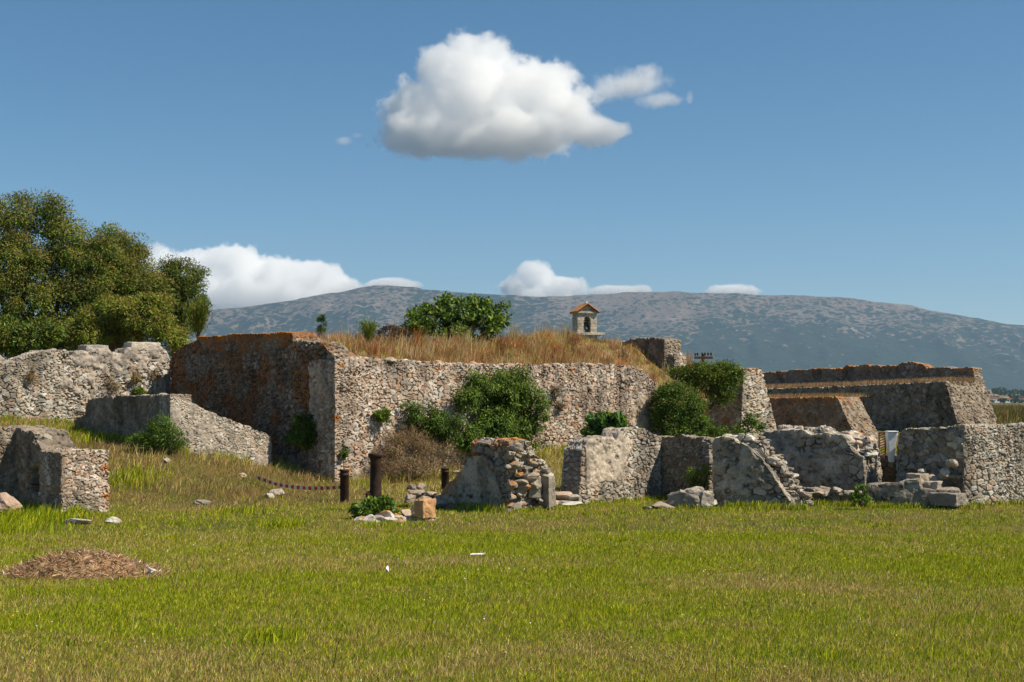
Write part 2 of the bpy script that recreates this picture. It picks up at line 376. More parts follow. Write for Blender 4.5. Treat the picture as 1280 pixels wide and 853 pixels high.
def masonry(V, F, size=0.22, amp=0.05, pal='pale', seed=1, rough=0.05, plaster=None, pcol=(0.40, 0.385, 0.35), mortar=(0.31, 0.25, 0.18),
            lichen=0.0, lich_top=0.0, top_z=None, flat=1.45, rust=0.0, wash=0.0, keep=None):
    """push the surface out stone by stone and colour it stone by stone; returns positions and colours"""
    N = grid_normals(V, F)
    # wander the lattice so that courses are not straight
    w = np.stack([fbm(V / 0.9, 2, seed + 50), fbm(V / 0.9 + 31, 2, seed + 51), fbm(V / 0.9 + 77, 2, seed + 52)], 1) * 0.10
    q = (V + w); q = np.stack([q @ np.r_[UR, 0], q @ np.r_[UL, 0], q[:, 2] * flat], 1) / size
    F1, F2, I1, I2 = voronoi(q, seed)
    big = fbm(V / 1.6, 3, seed + 7)                                  # where stones are large or small
    f1, f2, i1, i2 = voronoi(q * 1.9 + 5, seed + 9)
    sm = sst(0.0, 0.12, big + .25 * fbm(V / .35, 2, seed + 46))
    edge = (F2 - F1) * (1 - sm) + (f2 - f1) * sm; a1 = np.where(sm > 0.5, i1, I1); a2 = np.where(sm > 0.5, i2, I2)
    jn = 0.5 + 0.5 * fbm(V / 0.10, 3, seed + 40)
    face = sst(0.015, 0.10 + 0.06 * a2, edge + 0.07 * (jn - .5))
    fine = fbm(V / 0.055, 3, seed + 3); mid = fbm(V / 0.30, 3, seed + 4); low = fbm(V / 1.4, 3, seed + 5)
    rel = amp * face * (0.35 + 0.75 * a1 + 0.28 * fbm(V / 0.17, 2, seed + 41)) - amp * 0.6
    pl = np.zeros(len(V))
    if plaster is not None:
        pl = plaster(V); pl = sst(0.42, 0.58, pl + 0.36 * mid + 0.2 * low)
    h = rel * (1 - pl) + pl * (amp * 0.55 + 0.022 * mid + 0.010 * fbm(V / 0.13, 3, seed + 47)) + 0.013 * fine * (1 - 0.45 * pl) - 0.014 * pl * sst(0.25, 0.5, fbm(V / 0.12, 3, seed + 42)) + rough * low + rough * 0.4 * mid
    h = h - (1 - pl) * (1 - face) * amp * 1.3 * sst(0.1, 0.45, fbm(V / 0.16, 3, seed + 45))
    p = np.array(PAL[pal]); ci = np.minimum((a2 * len(p)).astype(int), len(p) - 1)
    c = p[ci] * (0.78 + 0.42 * a1 + 0.28 * fbm(V / 0.09, 3, seed + 43))[:, None]
    mcol = np.array(mortar) * (1 + 0.3 * mid)[:, None]
    c = mcol * (1 - face)[:, None] + c * face[:, None]
    c = c * (1 - pl)[:, None] + pl[:, None] * (np.array(pcol) * (1 + 0.75 * fbm(V / 0.45, 5, seed + 8, .7) + 0.30 * fine - 0.35 * sst(0.2, 0.45, fbm(V / 0.16, 4, seed + 44)) - 0.40 * sst(0.22, 0.42, fbm(V / 0.075, 3, seed + 48)))[:, None])
    # weather streaks, soot-grey crust and lichen
    crust = sst(0.05, 0.45, fbm(V / np.array([.5, .5, 1.1]), 4, seed + 11)); c = c * (1 - 0.42 * crust)[:, None]
    if wash: c = c * (1 - wash * sst(0.0, 0.4, fbm(V / np.array([.25, .25, 2.0]), 3, seed + 15)))[:, None]
    og = np.array((0.42, 0.155, 0.028))
    L = np.zeros(len(V))
    if rust:
        kr = rust * sst(-0.12, 0.22, fbm(V / 0.8, 5, seed + 13, 0.62)); c = c * (1 - kr)[:, None] + kr[:, None] * np.array((0.25, 0.10, 0.030)) * (1 + .5 * fbm(V / 0.14, 3, seed + 18))[:, None]
    if lichen: L = np.maximum(L, sst(0.72 - lichen, 0.80 - lichen, 0.5 + 0.6 * fbm(V / 0.28, 4, seed + 14, 0.6)))
    if lich_top and top_z is not None:
        d = sst(0.32, 0.0, top_z - V[:, 2]); L = np.maximum(L, lich_top * d * sst(-0.15, 0.15, fbm(V / 0.45, 3, seed + 16)))
    c = c * (1 - L)[:, None] + L[:, None] * og * (1 + 0.45 * fbm(V / 0.12, 3, seed + 17))[:, None]
    k = np.ones(len(V)) if keep is None else keep
    return V + N * (h * k)[:, None], np.clip(c, 0.01, 0.85)

def wall(name, A, top, thick=0.7, ds=0.03, d=UR, bot=None, batter=0.0, wob=0.06, end0=0.0, end1=0.0, parent=None, seed=1, top_round=0.0, cut=None, back_batter=0.0, **kw):
    """one stretch of masonry. A: start of its front foot line (x, y); d: its run; top: (distance, height) pairs; bot: the same for the foot (buried).
    The front faces the side of (d.y, -d.x). end0/end1: lean of the two ends with depth below the top. cut(u, z): inward depth of recesses."""
    d = unit(d); n = np.array((d[1], -d[0]))
    tu = np.array([q[0] for q in top], float); tz = np.array([q[1] for q in top], float)
    seg = np.hypot(np.diff(tu), np.diff(tz)); s = np.r_[0, np.cumsum(seg)]
    nu = max(int(s[-1] / ds), 4); ss = np.linspace(0, s[-1], nu + 1)
    u = np.interp(ss, s, tu); z1 = np.interp(ss, s, tz)
    jag = fbm(np.stack([u / 0.30, np.full_like(u, seed * 3.1), np.full_like(u, .5)], 1), 3, seed + 20)
    blk = hash3(np.floor(u / 0.27 + 0.6 * jag), np.zeros_like(u), np.zeros_like(u), seed + 21) - .5
    z1 = z1 + wob * (0.9 * jag + 0.9 * blk)
    if bot is None: z0 = np.full_like(u, float(min(ground_z(A[0] + d[0] * u, A[1] + d[1] * u).min(), z1.min() - 0.3)) - 0.25)
    else: z0 = np.interp(u, [q[0] for q in bot], [q[1] for q in bot])
    z0 = np.minimum(z0, z1 - 0.05)
    nz = max(int((z1 - z0).max() / ds), 3); nt = max(int(thick / (ds * 1.3)), 3)
    ring = 2 * (nz + 1) + nt - 1
    v = np.linspace(0, 1, nz + 1)
    w_ = np.r_[np.zeros(nz + 1), np.linspace(0, thick, nt + 1)[1:-1], np.full(nz + 1, thick)]
    f_ = np.r_[v, np.ones(nt - 1), v[::-1]]
    U = np.repeat(u[:, None], ring, 1); Wd = np.repeat(w_[None], len(u), 0); Zf = z0[:, None] + (z1 - z0)[:, None] * f_[None]
    # end caps share the first and last ring; inner points fill a grid
    ncap = nt - 1
    def cap(k):
        wf = np.linspace(0, thick, nt + 1)[1:-1]
        return np.repeat(u[k], ncap * nz), np.tile(wf, nz), np.repeat(z0[k] + (z1[k] - z0[k]) * v[:-1], ncap)
    c0, c1 = cap(0), cap(-1)
    Ua = np.r_[U.ravel(), c0[0], c1[0]]; Wa = np.r_[Wd.ravel(), c0[1], c1[1]]; Za = np.r_[Zf.ravel(), c0[2], c1[2]]
    T = np.interp(Ua, u, z1); dep = np.maximum(T - Za, 0)
    Lu = u[-1] - u[0]; fr = (Ua - u[0]) / max(Lu, 1e-6)
    Ub = Ua + dep * (end1 * fr - end0 * (1 - fr))
    Wb = Wa - batter * dep * (1 - Wa / thick) + back_batter * dep * (Wa / thick)
    if top_round: Za = Za - top_round * (np.abs(Wa / thick - .5) * 2) ** 3 * (dep < 1e-6)
    if cut is not None:
        cu = cut(Ua, Za) ; Wb = Wb + cu * (Wa < 1e-6)
    V = np.stack([A[0] + d[0] * Ub - n[0] * Wb, A[1] + d[1] * Ub - n[1] * Wb, Za], 1)
    nR = len(u); idx = np.arange(nR * ring).reshape(nR, ring)
    F = [np.stack([idx[:-1, :-1].ravel(), idx[1:, :-1].ravel(), idx[1:, 1:].ravel(), idx[:-1, 1:].ravel()], 1)]
    for k, base, flip in ((0, nR * ring, False), (nR - 1, nR * ring + ncap * nz, True)):
        g = np.zeros((nz + 1, nt + 1), int)
        g[:, 0] = idx[k, :nz + 1]; g[:, -1] = idx[k, nz + nt - 1 + 1 - 1 + 0:][:nz + 1][::-1] if False else idx[k, nz + nt:nz + nt + nz + 1][::-1]
        g[-1, 1:-1] = idx[k, nz + 1:nz + nt]
        g[:-1, 1:-1] = base + np.arange(ncap * nz).reshape(nz, ncap)
        q = np.stack([g[:-1, :-1].ravel(), g[1:, :-1].ravel(), g[1:, 1:].ravel(), g[:-1, 1:].ravel()], 1)
        F.append(q[:, ::-1] if flip else q)
    F = np.concatenate(F)
    # make sure faces look outward
    V2, C = masonry(V, F, seed=seed, top_z=T, **kw)
    me = mesh_np(name, V2, F, C, smooth=False)
    return link(name, me, STONE, parent)

def along(A, d, px):
    """distance along the line A + t d at which it crosses image column px"""
    k = (px - 640) / FOC
    return (k * A[1] - A[0]) / (d[0] - k * d[1])
def prof(A, d, pts):
    """(px, py) silhouette read from the photograph -> (distance, height) on the face standing on line A, d"""
    out = []
    for px, py in pts:
        t = along(A, d, px); out.append((t, PZ(py, A[1] + d[1] * t)))
    return out
def start(px, Y): return np.array([PX(px, Y), Y])

def unit_rows(a): return a / np.maximum(np.linalg.norm(a, axis=1, keepdims=True), 1e-9)
def rock_mesh(name, r, seed, pal='grey', amp=0.25, sub=4, lichen=0.0):
    """one loose stone: a cut-faced lump"""
    bm = bmesh.new(); bmesh.ops.create_icosphere(bm, subdivisions=sub, radius=1.0)
    V = np.array([v.co for v in bm.verts]); F = np.array([[v.index for v in f.verts] for f in bm.faces]); bm.free()
    rs = np.random.default_rng(seed)
    for k in range(15):                                                # plane cuts make flat faces
        nrm = unit(rs.normal(size=3)); dd = rs.uniform(0.5, 0.8); s = V @ nrm; V = V - np.maximum(s - dd, 0)[:, None] * nrm
    h = fbm(V * 1.7 + seed * 3.3, 3, seed) * amp; V = V * (1 + h)[:, None]
    V = V * np.array(r)
    V = V + unit_rows(V) * (min(r) * 0.22 * fbm(V / (min(r) * 1.1) + seed, 4, seed + 9, .6))[:, None]
    p = np.array(PAL[pal]); c = p[seed % len(p)] * (1 + 0.35 * fbm(V / 0.12 + seed, 4, seed + 2))[:, None]
    if lichen:
        L = sst(0.50 - lichen, 0.66 - lichen, 0.5 + 0.6 * fbm(V / 0.2 + seed, 4, seed + 4)) * sst(-0.3, 0.5, V[:, 2] / r[2])
        c = c * (1 - L)[:, None] + L[:, None] * np.array((0.44, 0.17, 0.03))
    return mesh_np(name, V, F, np.clip(c, 0.01, .8), smooth=False)
def rock(name, loc, r, seed, rot=0.0, tilt=0.0, parent=None, mat=None, **kw):
    o = link(name, rock_mesh(name, r, seed, **kw), mat or STONE)
    o.location = [float(v) for v in loc]; o.rotation_euler = (tilt, tilt * 0.5, rot)
    if parent is not None: o.parent = parent; o.matrix_parent_inverse = Matrix.Translation(-Vector(parent.location))
    return o
def heap(name, items, parent=None, pal='grey', lichen=0.0, sub=3, mat=None):
    """many stones bedded together as one part. items: (location, radii, seed)"""
    Vs, Fs, Cs, off = [], [], [], 0
    for loc, r, sd in items:
        me = rock_mesh('tmp', r, sd, pal, sub=sub, lichen=lichen)
        n = len(me.vertices); v = np.empty(n * 3, np.float32); me.vertices.foreach_get('co', v); v = v.reshape(-1, 3)
        f = np.empty(len(me.polygons) * 3, np.int32); me.polygons.foreach_get('vertices', f)
        c = np.empty(n * 4, np.float32); me.color_attributes['Col'].data.foreach_get('color', c)
        a = sd * 2.399; ca, sa = math.cos(a), math.sin(a)
        v = v @ np.array([[ca, sa, 0], [-sa, ca, 0], [0, 0, 1]]) + np.array(loc, float)
        Vs.append(v); Fs.append(f.reshape(-1, 3) + off); Cs.append(c.reshape(-1, 4)[:, :3]); off += n
        bpy.data.meshes.remove(me)
    return link(name, mesh_np(name, np.concatenate(Vs), np.concatenate(Fs), np.concatenate(Cs), smooth=False), mat or STONE, parent)
def block(name, c, size, rot, parent, pal='grey', seed=1):
    """a dressed stone block with worn edges"""
    n = 10; L = np.linspace(-1, 1, n); V, F = [], []
    bm = bmesh.new(); bmesh.ops.create_cube(bm, size=2); bmesh.ops.subdivide_edges(bm, edges=bm.edges[:], cuts=15, use_grid_fill=True)
    V = np.array([v.co for v in bm.verts]); F = np.array([[v.index for v in f.verts] for f in bm.faces]); bm.free()
    r = np.max(np.abs(V), axis=1); s = np.linalg.norm(np.sign(V) * np.maximum(np.abs(V) - .90, 0), axis=1)
    V = V - np.sign(V) * np.maximum(np.abs(V) - .90, 0) * np.maximum(1 - .10 / np.maximum(s, .10), 0)[:, None]
    V = V * (1 + 0.10 * fbm(V * 1.1 + seed, 3, seed))[:, None] * np.array(size) / 2
    V = V + unit_rows(V) * (0.035 * fbm(V / .13 + seed, 4, seed + 2, .6))[:, None]
    p = np.array(PAL[pal]); c_ = p[seed % 5] * (1 + .3 * fbm(V / .1 + seed, 3, seed))[:, None]
    o = link(name, mesh_np(name, V, F, np.clip(c_, .01, .8), smooth=False), STONE, None)
    o.location = [float(q) for q in c]; o.rotation_euler = (0, 0, rot)
    if parent is not None: o.parent = parent; o.matrix_parent_inverse = Matrix.Translation(-Vector(parent.location))
    return o
# ------------------------------------------------------------------ the fort bastion in the middle
FC = start(420, 37.5)                                                   # its near corner
fort = thing('bastion', 'big stone bastion with an earth top, rust coloured shaded face and pale rubble sunlit face', 'fortress', (FC[0], FC[1], 0))
right_top = prof(FC, UR, [(419, 449), (440, 448), (470, 450), (520, 452), (560, 455), (620, 457), (690, 457), (740, 456), (775, 457), (800, 463), (813, 470), (822, 485), (830, 505), (838, 530), (842, 552)])
wall('sunlit_face', FC - UR * 0.0, right_top, 1.2, 0.028, UR, seed=3, pal='pink', size=0.165, amp=0.045, wob=0.09, parent=fort, lichen=-0.05, rough=0.05,
     plaster=lambda V: 0.20 + 0.50 * sst(0.25, .5, fbm(V / 1.3, 3, 77)), pcol=(0.45, 0.355, 0.265), wash=0.3)
tL = 9.4
A2 = FC + UL * tL                                                       # shaded face runs from far left to the corner
zc = PZ(449, FC[1])
lt = prof(A2, -UL, [(213, 452), (218, 440), (226, 432), (238, 428), (247, 428), (252, 440), (300, 441), (358, 440), (366, 431), (368, 424), (376, 426), (388, 431), (397, 428), (403, 431), (410, 439), (418, 447)])
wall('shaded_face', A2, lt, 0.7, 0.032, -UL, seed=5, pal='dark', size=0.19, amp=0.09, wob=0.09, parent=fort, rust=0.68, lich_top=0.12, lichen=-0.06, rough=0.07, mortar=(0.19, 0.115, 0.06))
A3 = A2 + UR * 0.04
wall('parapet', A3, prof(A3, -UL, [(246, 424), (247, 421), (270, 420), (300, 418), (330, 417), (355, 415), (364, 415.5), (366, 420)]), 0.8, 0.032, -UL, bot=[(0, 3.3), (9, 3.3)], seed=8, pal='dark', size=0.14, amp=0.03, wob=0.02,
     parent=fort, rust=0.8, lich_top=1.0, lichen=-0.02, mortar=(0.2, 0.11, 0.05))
rs = np.random.default_rng(3)
for k in range(60):
    t_ = rs.uniform(0, 12.2); z_ = np.interp(t_, [q[0] for q in right_top], [q[1] for q in right_top]); c_ = FC + UR * t_ + UL * rs.uniform(.02, .5); r_ = rs.uniform(.06, .16)
    rock('coping_stone', (c_[0], c_[1], z_ + rs.uniform(-.05, .03)), (r_ * 1.3, r_, r_ * .6), int(rs.integers(1, 999)), parent=fort, pal='pink', sub=2)
# earth bank on top of the bastion
BANK = [(380, 432), (400, 424), (425, 419), (460, 419), (500, 421), (540, 422), (580, 421), (620, 420), (650, 418), (680, 413), (710, 414), (740, 420), (770, 424), (800, 428), (835, 436), (870, 447), (900, 455), (940, 472), (970, 520)]
def bank_h(u, w):
    """height of the earth above the wall head: u along the sunlit face, w inward"""
    xy = FC + UR * u - np.array((UR[1], -UR[0])) * w if np.ndim(u) == 0 else (FC[None] + u[:, None] * UR[None] - w[:, None] * np.array((UR[1], -UR[0]))[None])
    x, y = (xy[..., 0], xy[..., 1])
    px = 640 + FOC * x / y
    crest = np.interp(px, [b[0] for b in BANK], [b[1] for b in BANK])
    zc_ = EYE + (HOR - crest) / FOC * y                                # height that reaches the skyline there
    wt = np.interp(u, [q[0] for q in right_top], [q[1] for q in right_top])
    k = sst(0.25, 5.5, w)
    z = wt - 0.12 + (np.maximum(zc_ - 0.22, wt - .1) - wt + 0.12) * k
    drop = sst(5.5, 12, w) * 0.9
    return x, y, z - drop
gu, gw = np.meshgrid(np.linspace(0.2, 25, 190), np.linspace(0.45, 12, 70))
bx, by, bz = bank_h(gu.ravel(), gw.ravel())
bz = bz + 0.10 * fbm2(bx * 1.1, by * 1.1, 3, 61)
fl = np.interp(tL - gw.ravel(), [q[0] for q in lt], [q[1] for q in lt]) - .1
edge = sst(0.25, 1.0, gu.ravel()); bz = bz * edge + fl * (1 - edge); sb = sst(.8, 4.0, gu.ravel()); bz = np.maximum(bz, fl * (1 - sb) + bz * sb)
wt_ = np.interp(gu.ravel(), [q[0] for q in right_top], [q[1] for q in right_top]); bz = np.where(gu.ravel() < 12, np.minimum(bz, wt_ - .12 + 1.4 * (gw.ravel() - .45)), bz)
over = sst(19, 25, gu.ravel()); bz = bz * (1 - over) + (PZ(505, 48)) * over
pxb = 640 + FOC * bx / by; kb = sst(900, 932, pxb); bz = bz * (1 - kb) + (ground_z(bx, by) - .15) * kb
bank_mat = mat_plain('bank_earth', (0.20, 0.135, 0.07), 1.0, 0.1, 0.4, 3.0, bump=0.6)
nb = gu.shape[1]; ii = (np.arange(gu.shape[0] - 1)[:, None] * nb + np.arange(nb - 1)[None]).ravel()
bank = link('earth_bank', mesh_np('earth_bank', np.stack([bx, by, bz], 1), np.stack([ii, ii + 1, ii + nb + 1, ii + nb], 1)), bank_mat, fort)
bank_grid = (bx, by, bz, gu.ravel(), gw.ravel())

# ------------------------------------------------------------------ long wall on the far left, in the sun
LA = FC + UL * 9.15 - UR * 8.6
ltop = prof(LA, UR, [(-70, 447), (-20, 447), (0, 446), (8, 452), (22, 453), (26, 448), (45, 441), (65, 438), (83, 438), (86, 445), (92, 447), (94, 440), (112, 440), (116, 437), (133, 438), (137, 441), (155, 444), (160, 437), (180, 436), (200, 436), (206, 440), (214, 455)])
left_wall = wall('long_wall', LA, ltop, 0.9, 0.032, UR, seed=11, pal='pale', size=0.19, amp=0.05, wob=0.03, lichen=0.0, rough=0.06,
     plaster=lambda V: 0.26 + 0.22 * sst(0.6, 0.1, 3.6 - V[:, 2]) + 0.3 * fbm(V / 1.1, 3, 70), pcol=(0.42, 0.36, 0.30), wash=0.25)
tag(left_wall, 'long sunlit rubble wall on the left below the tall trees', 'stone wall')
for k, (px, py, w, h) in enumerate([(125, 437, 0.75, 0.30), (186, 436, 1.0, 0.42)]):
    t = along(LA, UR, px); c = LA + UR * t + UL * 0.45
    r_ = block('coping_block', (c[0], c[1], PZ(py, c[1]) - .02), (w, 0.6, h), math.atan2(UR[1], UR[0]), None, 'pale', 4 + k)
    tag(r_, ['smaller pale block on the head of the long left wall', 'larger pale block on the head of the long left wall beside the bastion'][k], 'stone block', 'blocks on the long wall')

# ------------------------------------------------------------------ low wall that turns a corner in front of the bastion
KC = start(213, 36.0)
kn = thing('low_wall', 'low L shaped wall with a shaded side and a sunlit sloping side before the rusty bastion face', 'stone wall', (KC[0], KC[1], gz(*KC)))
wall('sunlit_side', KC, prof(KC, UR, [(213, 494), (225, 499), (245, 507), (262, 515), (280, 522), (300, 529), (318, 536), (332, 541), (339, 546)]), 0.6, 0.026, UR, seed=13, pal='pale', size=0.12, amp=0.025, wob=0.035, parent=kn,
     plaster=lambda V: 0.40 + 0.2 * fbm(V / .6, 3, 71), pcol=(0.40, 0.34, 0.28), rough=0.03)
K2 = KC + UL * 5.6
kt = prof(K2, -UL, [(93, 526), (96, 521), (106, 519), (107, 506), (110, 499), (130, 497), (160, 495), (190, 494), (212.5, 493.5)])
kt = [(max(a, 0) if i == 0 else a, b) for i, (a, b) in enumerate(kt)]
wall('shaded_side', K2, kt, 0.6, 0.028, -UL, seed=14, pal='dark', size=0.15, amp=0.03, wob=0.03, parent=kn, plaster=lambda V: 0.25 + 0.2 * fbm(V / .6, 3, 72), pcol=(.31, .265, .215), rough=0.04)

# ------------------------------------------------------------------ ruined chamber at the left edge
BC = start(77, 28.0)
br = thing('ruined_chamber', 'ruined stone chamber at the left edge with pinkish end and small window gap', 'ruin', (BC[0], BC[1], gz(*BC)))
wall('wall', BC, prof(BC, UR, [(77.5, 568), (84, 566), (100, 563), (120, 564), (136, 563)]), 1.0, 0.022, UR, seed=17, pal='pink', size=0.17, amp=0.035, wob=0.03, parent=br, plaster=lambda V: 0.2 + 0.25 * fbm(V / .5, 3, 73), pcol=(0.5, 0.39, 0.3), lichen=0.02)
B2 = BC + UL * 3.2 + UR * .0
wt2 = [(0, 1.62), (0.6, 1.66), (1.2, 1.62), (1.9, 1.55), (2.05, 1.42), (2.3, 1.22), (3.18, 1.2)]
def gap(u, z):
    return 0.35 * sst(1.75, 1.8, u) * sst(2.15, 2.1, u) * sst(0.32, .38, z) * sst(0.92, .80, z)
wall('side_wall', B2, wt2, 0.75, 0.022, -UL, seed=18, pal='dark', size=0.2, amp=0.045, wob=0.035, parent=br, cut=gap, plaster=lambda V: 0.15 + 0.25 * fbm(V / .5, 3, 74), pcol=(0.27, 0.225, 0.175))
B3 = BC + UL * 2.15 - UR * 1.9
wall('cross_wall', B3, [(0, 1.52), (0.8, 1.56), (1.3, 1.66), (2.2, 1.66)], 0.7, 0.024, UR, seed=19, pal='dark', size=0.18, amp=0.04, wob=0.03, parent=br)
b4 = rock('fallen_masonry', P(8, 630, 27.3), (0.34, 0.3, 0.20), 61, rot=.4, pal='pink')
tag(b4, 'low pinkish lump of fallen masonry at the left edge before the ruined chamber', 'rubble')
# ------------------------------------------------------------------ end of the bastion: a leaning stub of masonry beyond the bushes
SA = start(929, 48.5)
stub = wall('wall_stub', SA, prof(SA, UR, [(929.5, 461), (940, 460), (952, 461)]), 1.5, 0.032, UR, seed=23, pal='pale', size=0.24, amp=0.05, wob=0.03, end1=0.42, end0=0.06, lichen=-0.02, lich_top=0.5)
tag(stub, 'narrow leaning stub of masonry right of the overgrown slope', 'ruined wall')
TA = start(800, 53.0)
tower = wall('tower_remnant', TA + UL * 0.3, prof(TA, -UL, [(786, 428), (796, 424), (812, 423), (826, 423), (838, 425)]), 0.9, 0.035, -UL, bot=[(-3, .3), (5, .3)], seed=24, pal='dark', size=0.25, amp=0.05, wob=0.04)
tag(tower, 'dark masonry remnant on the bastion top right of the belfry', 'ruined wall')
T2 = start(843, 52.0)
t2 = wall('masonry_remnant', T2, prof(T2, UR, [(843, 443), (850, 440), (858, 444)]), 0.7, 0.035, UR, bot=[(-1, .3), (3, .3)], seed=25, pal='pale', size=0.2, amp=0.05, wob=0.05)
tag(t2, 'small pale masonry lump low beside the dark remnant on the bastion top', 'ruined wall')

# ------------------------------------------------------------------ bastion far right
QC = start(1182, 62.0)
q0 = QC + UL * 12.0
far = thing('far_bastion', 'broad grey bastion at the back right with sloping faces and dry grass terrace', 'fortress', (QC[0], QC[1], gz(*QC)))
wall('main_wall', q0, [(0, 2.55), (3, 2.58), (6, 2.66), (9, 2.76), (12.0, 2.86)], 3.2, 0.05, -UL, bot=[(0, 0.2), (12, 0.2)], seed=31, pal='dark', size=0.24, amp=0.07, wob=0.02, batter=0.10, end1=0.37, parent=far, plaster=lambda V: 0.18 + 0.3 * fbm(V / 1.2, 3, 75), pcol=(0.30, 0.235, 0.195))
pp = q0 - np.array((UL[1] * -1, UL[0])) * 0 + UR * 2.4
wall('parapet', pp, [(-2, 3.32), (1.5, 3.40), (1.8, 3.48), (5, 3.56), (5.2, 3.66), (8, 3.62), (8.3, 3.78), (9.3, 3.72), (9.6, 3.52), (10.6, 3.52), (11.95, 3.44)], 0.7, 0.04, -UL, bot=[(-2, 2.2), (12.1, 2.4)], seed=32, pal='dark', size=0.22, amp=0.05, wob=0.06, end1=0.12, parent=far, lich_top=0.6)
IC = start(1046, 55.0)
i0 = IC + UL * 6.5
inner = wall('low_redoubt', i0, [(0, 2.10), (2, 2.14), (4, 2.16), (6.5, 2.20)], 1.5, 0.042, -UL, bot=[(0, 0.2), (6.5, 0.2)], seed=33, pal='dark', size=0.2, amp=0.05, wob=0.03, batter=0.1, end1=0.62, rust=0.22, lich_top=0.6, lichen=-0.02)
tag(inner, 'low sloping redoubt with orange lichen in front of the far right bastion', 'fortress')

# ------------------------------------------------------------------ ruined walls along the edge of the lawn, right of centre
def pla(seed, base, lo=None):
    def f(V):
        v = base + 0.25 * fbm(V / .7, 3, seed)
        if lo is not None: v = v - 0.5 * sst(lo + .12, lo - .12, V[:, 2] + 0.1 * fbm(V / .4, 2, seed + 1))
        return v
    return f
A9 = start(730, 30.3)
w9 = wall('ruined_wall', A9, prof(A9, UR, [(728, 562), (734, 553), (745, 549), (757, 548), (765, 548), (770, 552), (775, 543), (783, 537), (795, 535), (806, 537), (816, 541), (827, 547)]), 0.55, 0.02, UR, seed=41, pal='pale', size=0.15, amp=0.035, wob=0.03, end0=0.10,
     plaster=lambda V: pla(78, 0.62, 0.36)(V) - 0.55 * sst(2.35, 2.8, V[:, 0]) - .6 * sst(1.58, 1.50, V[:, 0]) - .4 * sst(1.3, 1.5, V[:, 2]), pcol=(0.50, 0.42, 0.33), wash=0.2)
tag(w9, 'sunlit ruined wall with a worn plaster patch and rubble foot', 'ruined wall')
B9 = start(887, 31.0); b90 = B9 + UL * 1.75
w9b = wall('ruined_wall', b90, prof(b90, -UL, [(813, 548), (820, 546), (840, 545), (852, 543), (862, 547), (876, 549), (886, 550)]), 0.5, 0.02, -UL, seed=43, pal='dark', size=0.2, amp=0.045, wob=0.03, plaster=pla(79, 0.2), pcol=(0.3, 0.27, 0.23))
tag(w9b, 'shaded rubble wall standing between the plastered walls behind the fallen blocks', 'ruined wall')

D1 = unit((0.93, -0.36))
C9 = start(891, 29.7)
cw = thing('broken_wall', 'grey plastered wall broken away on its right side into a stair of lit rubble', 'ruined wall', (C9[0], C9[1], gz(*C9)))
wall('plastered_wall', C9, prof(C9, D1, [(891, 556), (895, 550), (905, 548), (917, 547), (925, 553), (938, 562), (950, 571), (960, 583), (968, 595), (976, 608), (984, 620), (992, 633)]), 0.45, 0.02, D1, seed=45, pal='grey', size=0.2, amp=0.04, wob=0.05, parent=cw, plaster=pla(80, 0.54, 0.28), pcol=(0.42, 0.37, 0.30))
C9b = C9 + np.array((0.10, 0.40))
wall('rubble_core', C9b, prof(C9b, D1, [(905, 549), (925, 545), (938, 546), (943, 556), (956, 560), (962, 572), (972, 576), (980, 590), (986, 600), (990, 612), (998, 620), (1004, 634)]), 0.55, 0.022, D1, seed=46, pal='pale', size=0.24, amp=0.09, wob=0.10, parent=cw, rough=0.12)
it = []
rs = np.random.default_rng(5)
for k in range(150):
    f = rs.random(); px = 932 + 64 * f + rs.uniform(-6, 20); py = 551 + 78 * f ** 1.1 + rs.normal() * 4; Y = 29.8 + rs.random() * .55 - .35 * f
    it.append((P(px, py, Y), (rs.uniform(.06, .2), rs.uniform(.06, .16), rs.uniform(.03, .08)), int(rs.integers(1, 999))))
heap('loose_rubble', it, cw, 'grey')

D2 = unit((0.86, -0.51))
E9 = start(952, 32.0)
ew = thing('long_ruined_wall', 'long dark plastered wall with a lit top and a broken right end beside the opening', 'ruined wall', (E9[0], E9[1], gz(*E9)))
e9top = prof(E9, D2, [(950, 548), (958, 541), (975, 538), (985, 541), (1000, 540), (1015, 544), (1030, 541), (1045, 545), (1056, 547), (1062, 556), (1065, 563), (1074, 570), (1078, 572), (1081, 590)])
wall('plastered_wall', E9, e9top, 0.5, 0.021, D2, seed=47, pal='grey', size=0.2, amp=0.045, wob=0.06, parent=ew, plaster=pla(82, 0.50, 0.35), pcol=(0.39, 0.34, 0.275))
E9b = E9 + np.array((0.22, 0.45))
wall('rubble_core', E9b, prof(E9b, D2, [(958, 543), (975, 536), (1000, 538), (1024, 535), (1040, 541), (1062, 541), (1072, 545), (1083, 547), (1088, 553), (1090, 566), (1091, 580), (1092, 594)]), 0.6, 0.023, D2, seed=48, pal='pale', size=0.22, amp=0.07, wob=0.08, parent=ew, rough=0.08)
it = []
for k in range(60):
    f = rs.random(); px = 962 + 130 * f; py = 546 + 5 * f + rs.normal() * 2.5 + (18 * (f - .8) * 5 if f > .8 else 0); Y = 32.15 - 1.25 * f + rs.random() * .3
    it.append((P(px, py, Y), (rs.uniform(.08, .24), rs.uniform(.07, .16), rs.uniform(.035, .075)), int(rs.integers(1, 999))))
heap('loose_rubble', it, ew, 'pale')
it = []
for k in range(34):
    f = rs.random(); px = 958 + 120 * f; py = 612 + 8 * rs.random(); Y = 30.9 - .8 * f + rs.random() * .2
    it.append((P(px, py, Y), (rs.uniform(.10, .28), rs.uniform(.09, .16), rs.uniform(.05, .11)), int(rs.integers(1, 999))))
heap('footing_stones', it, ew, 'grey')

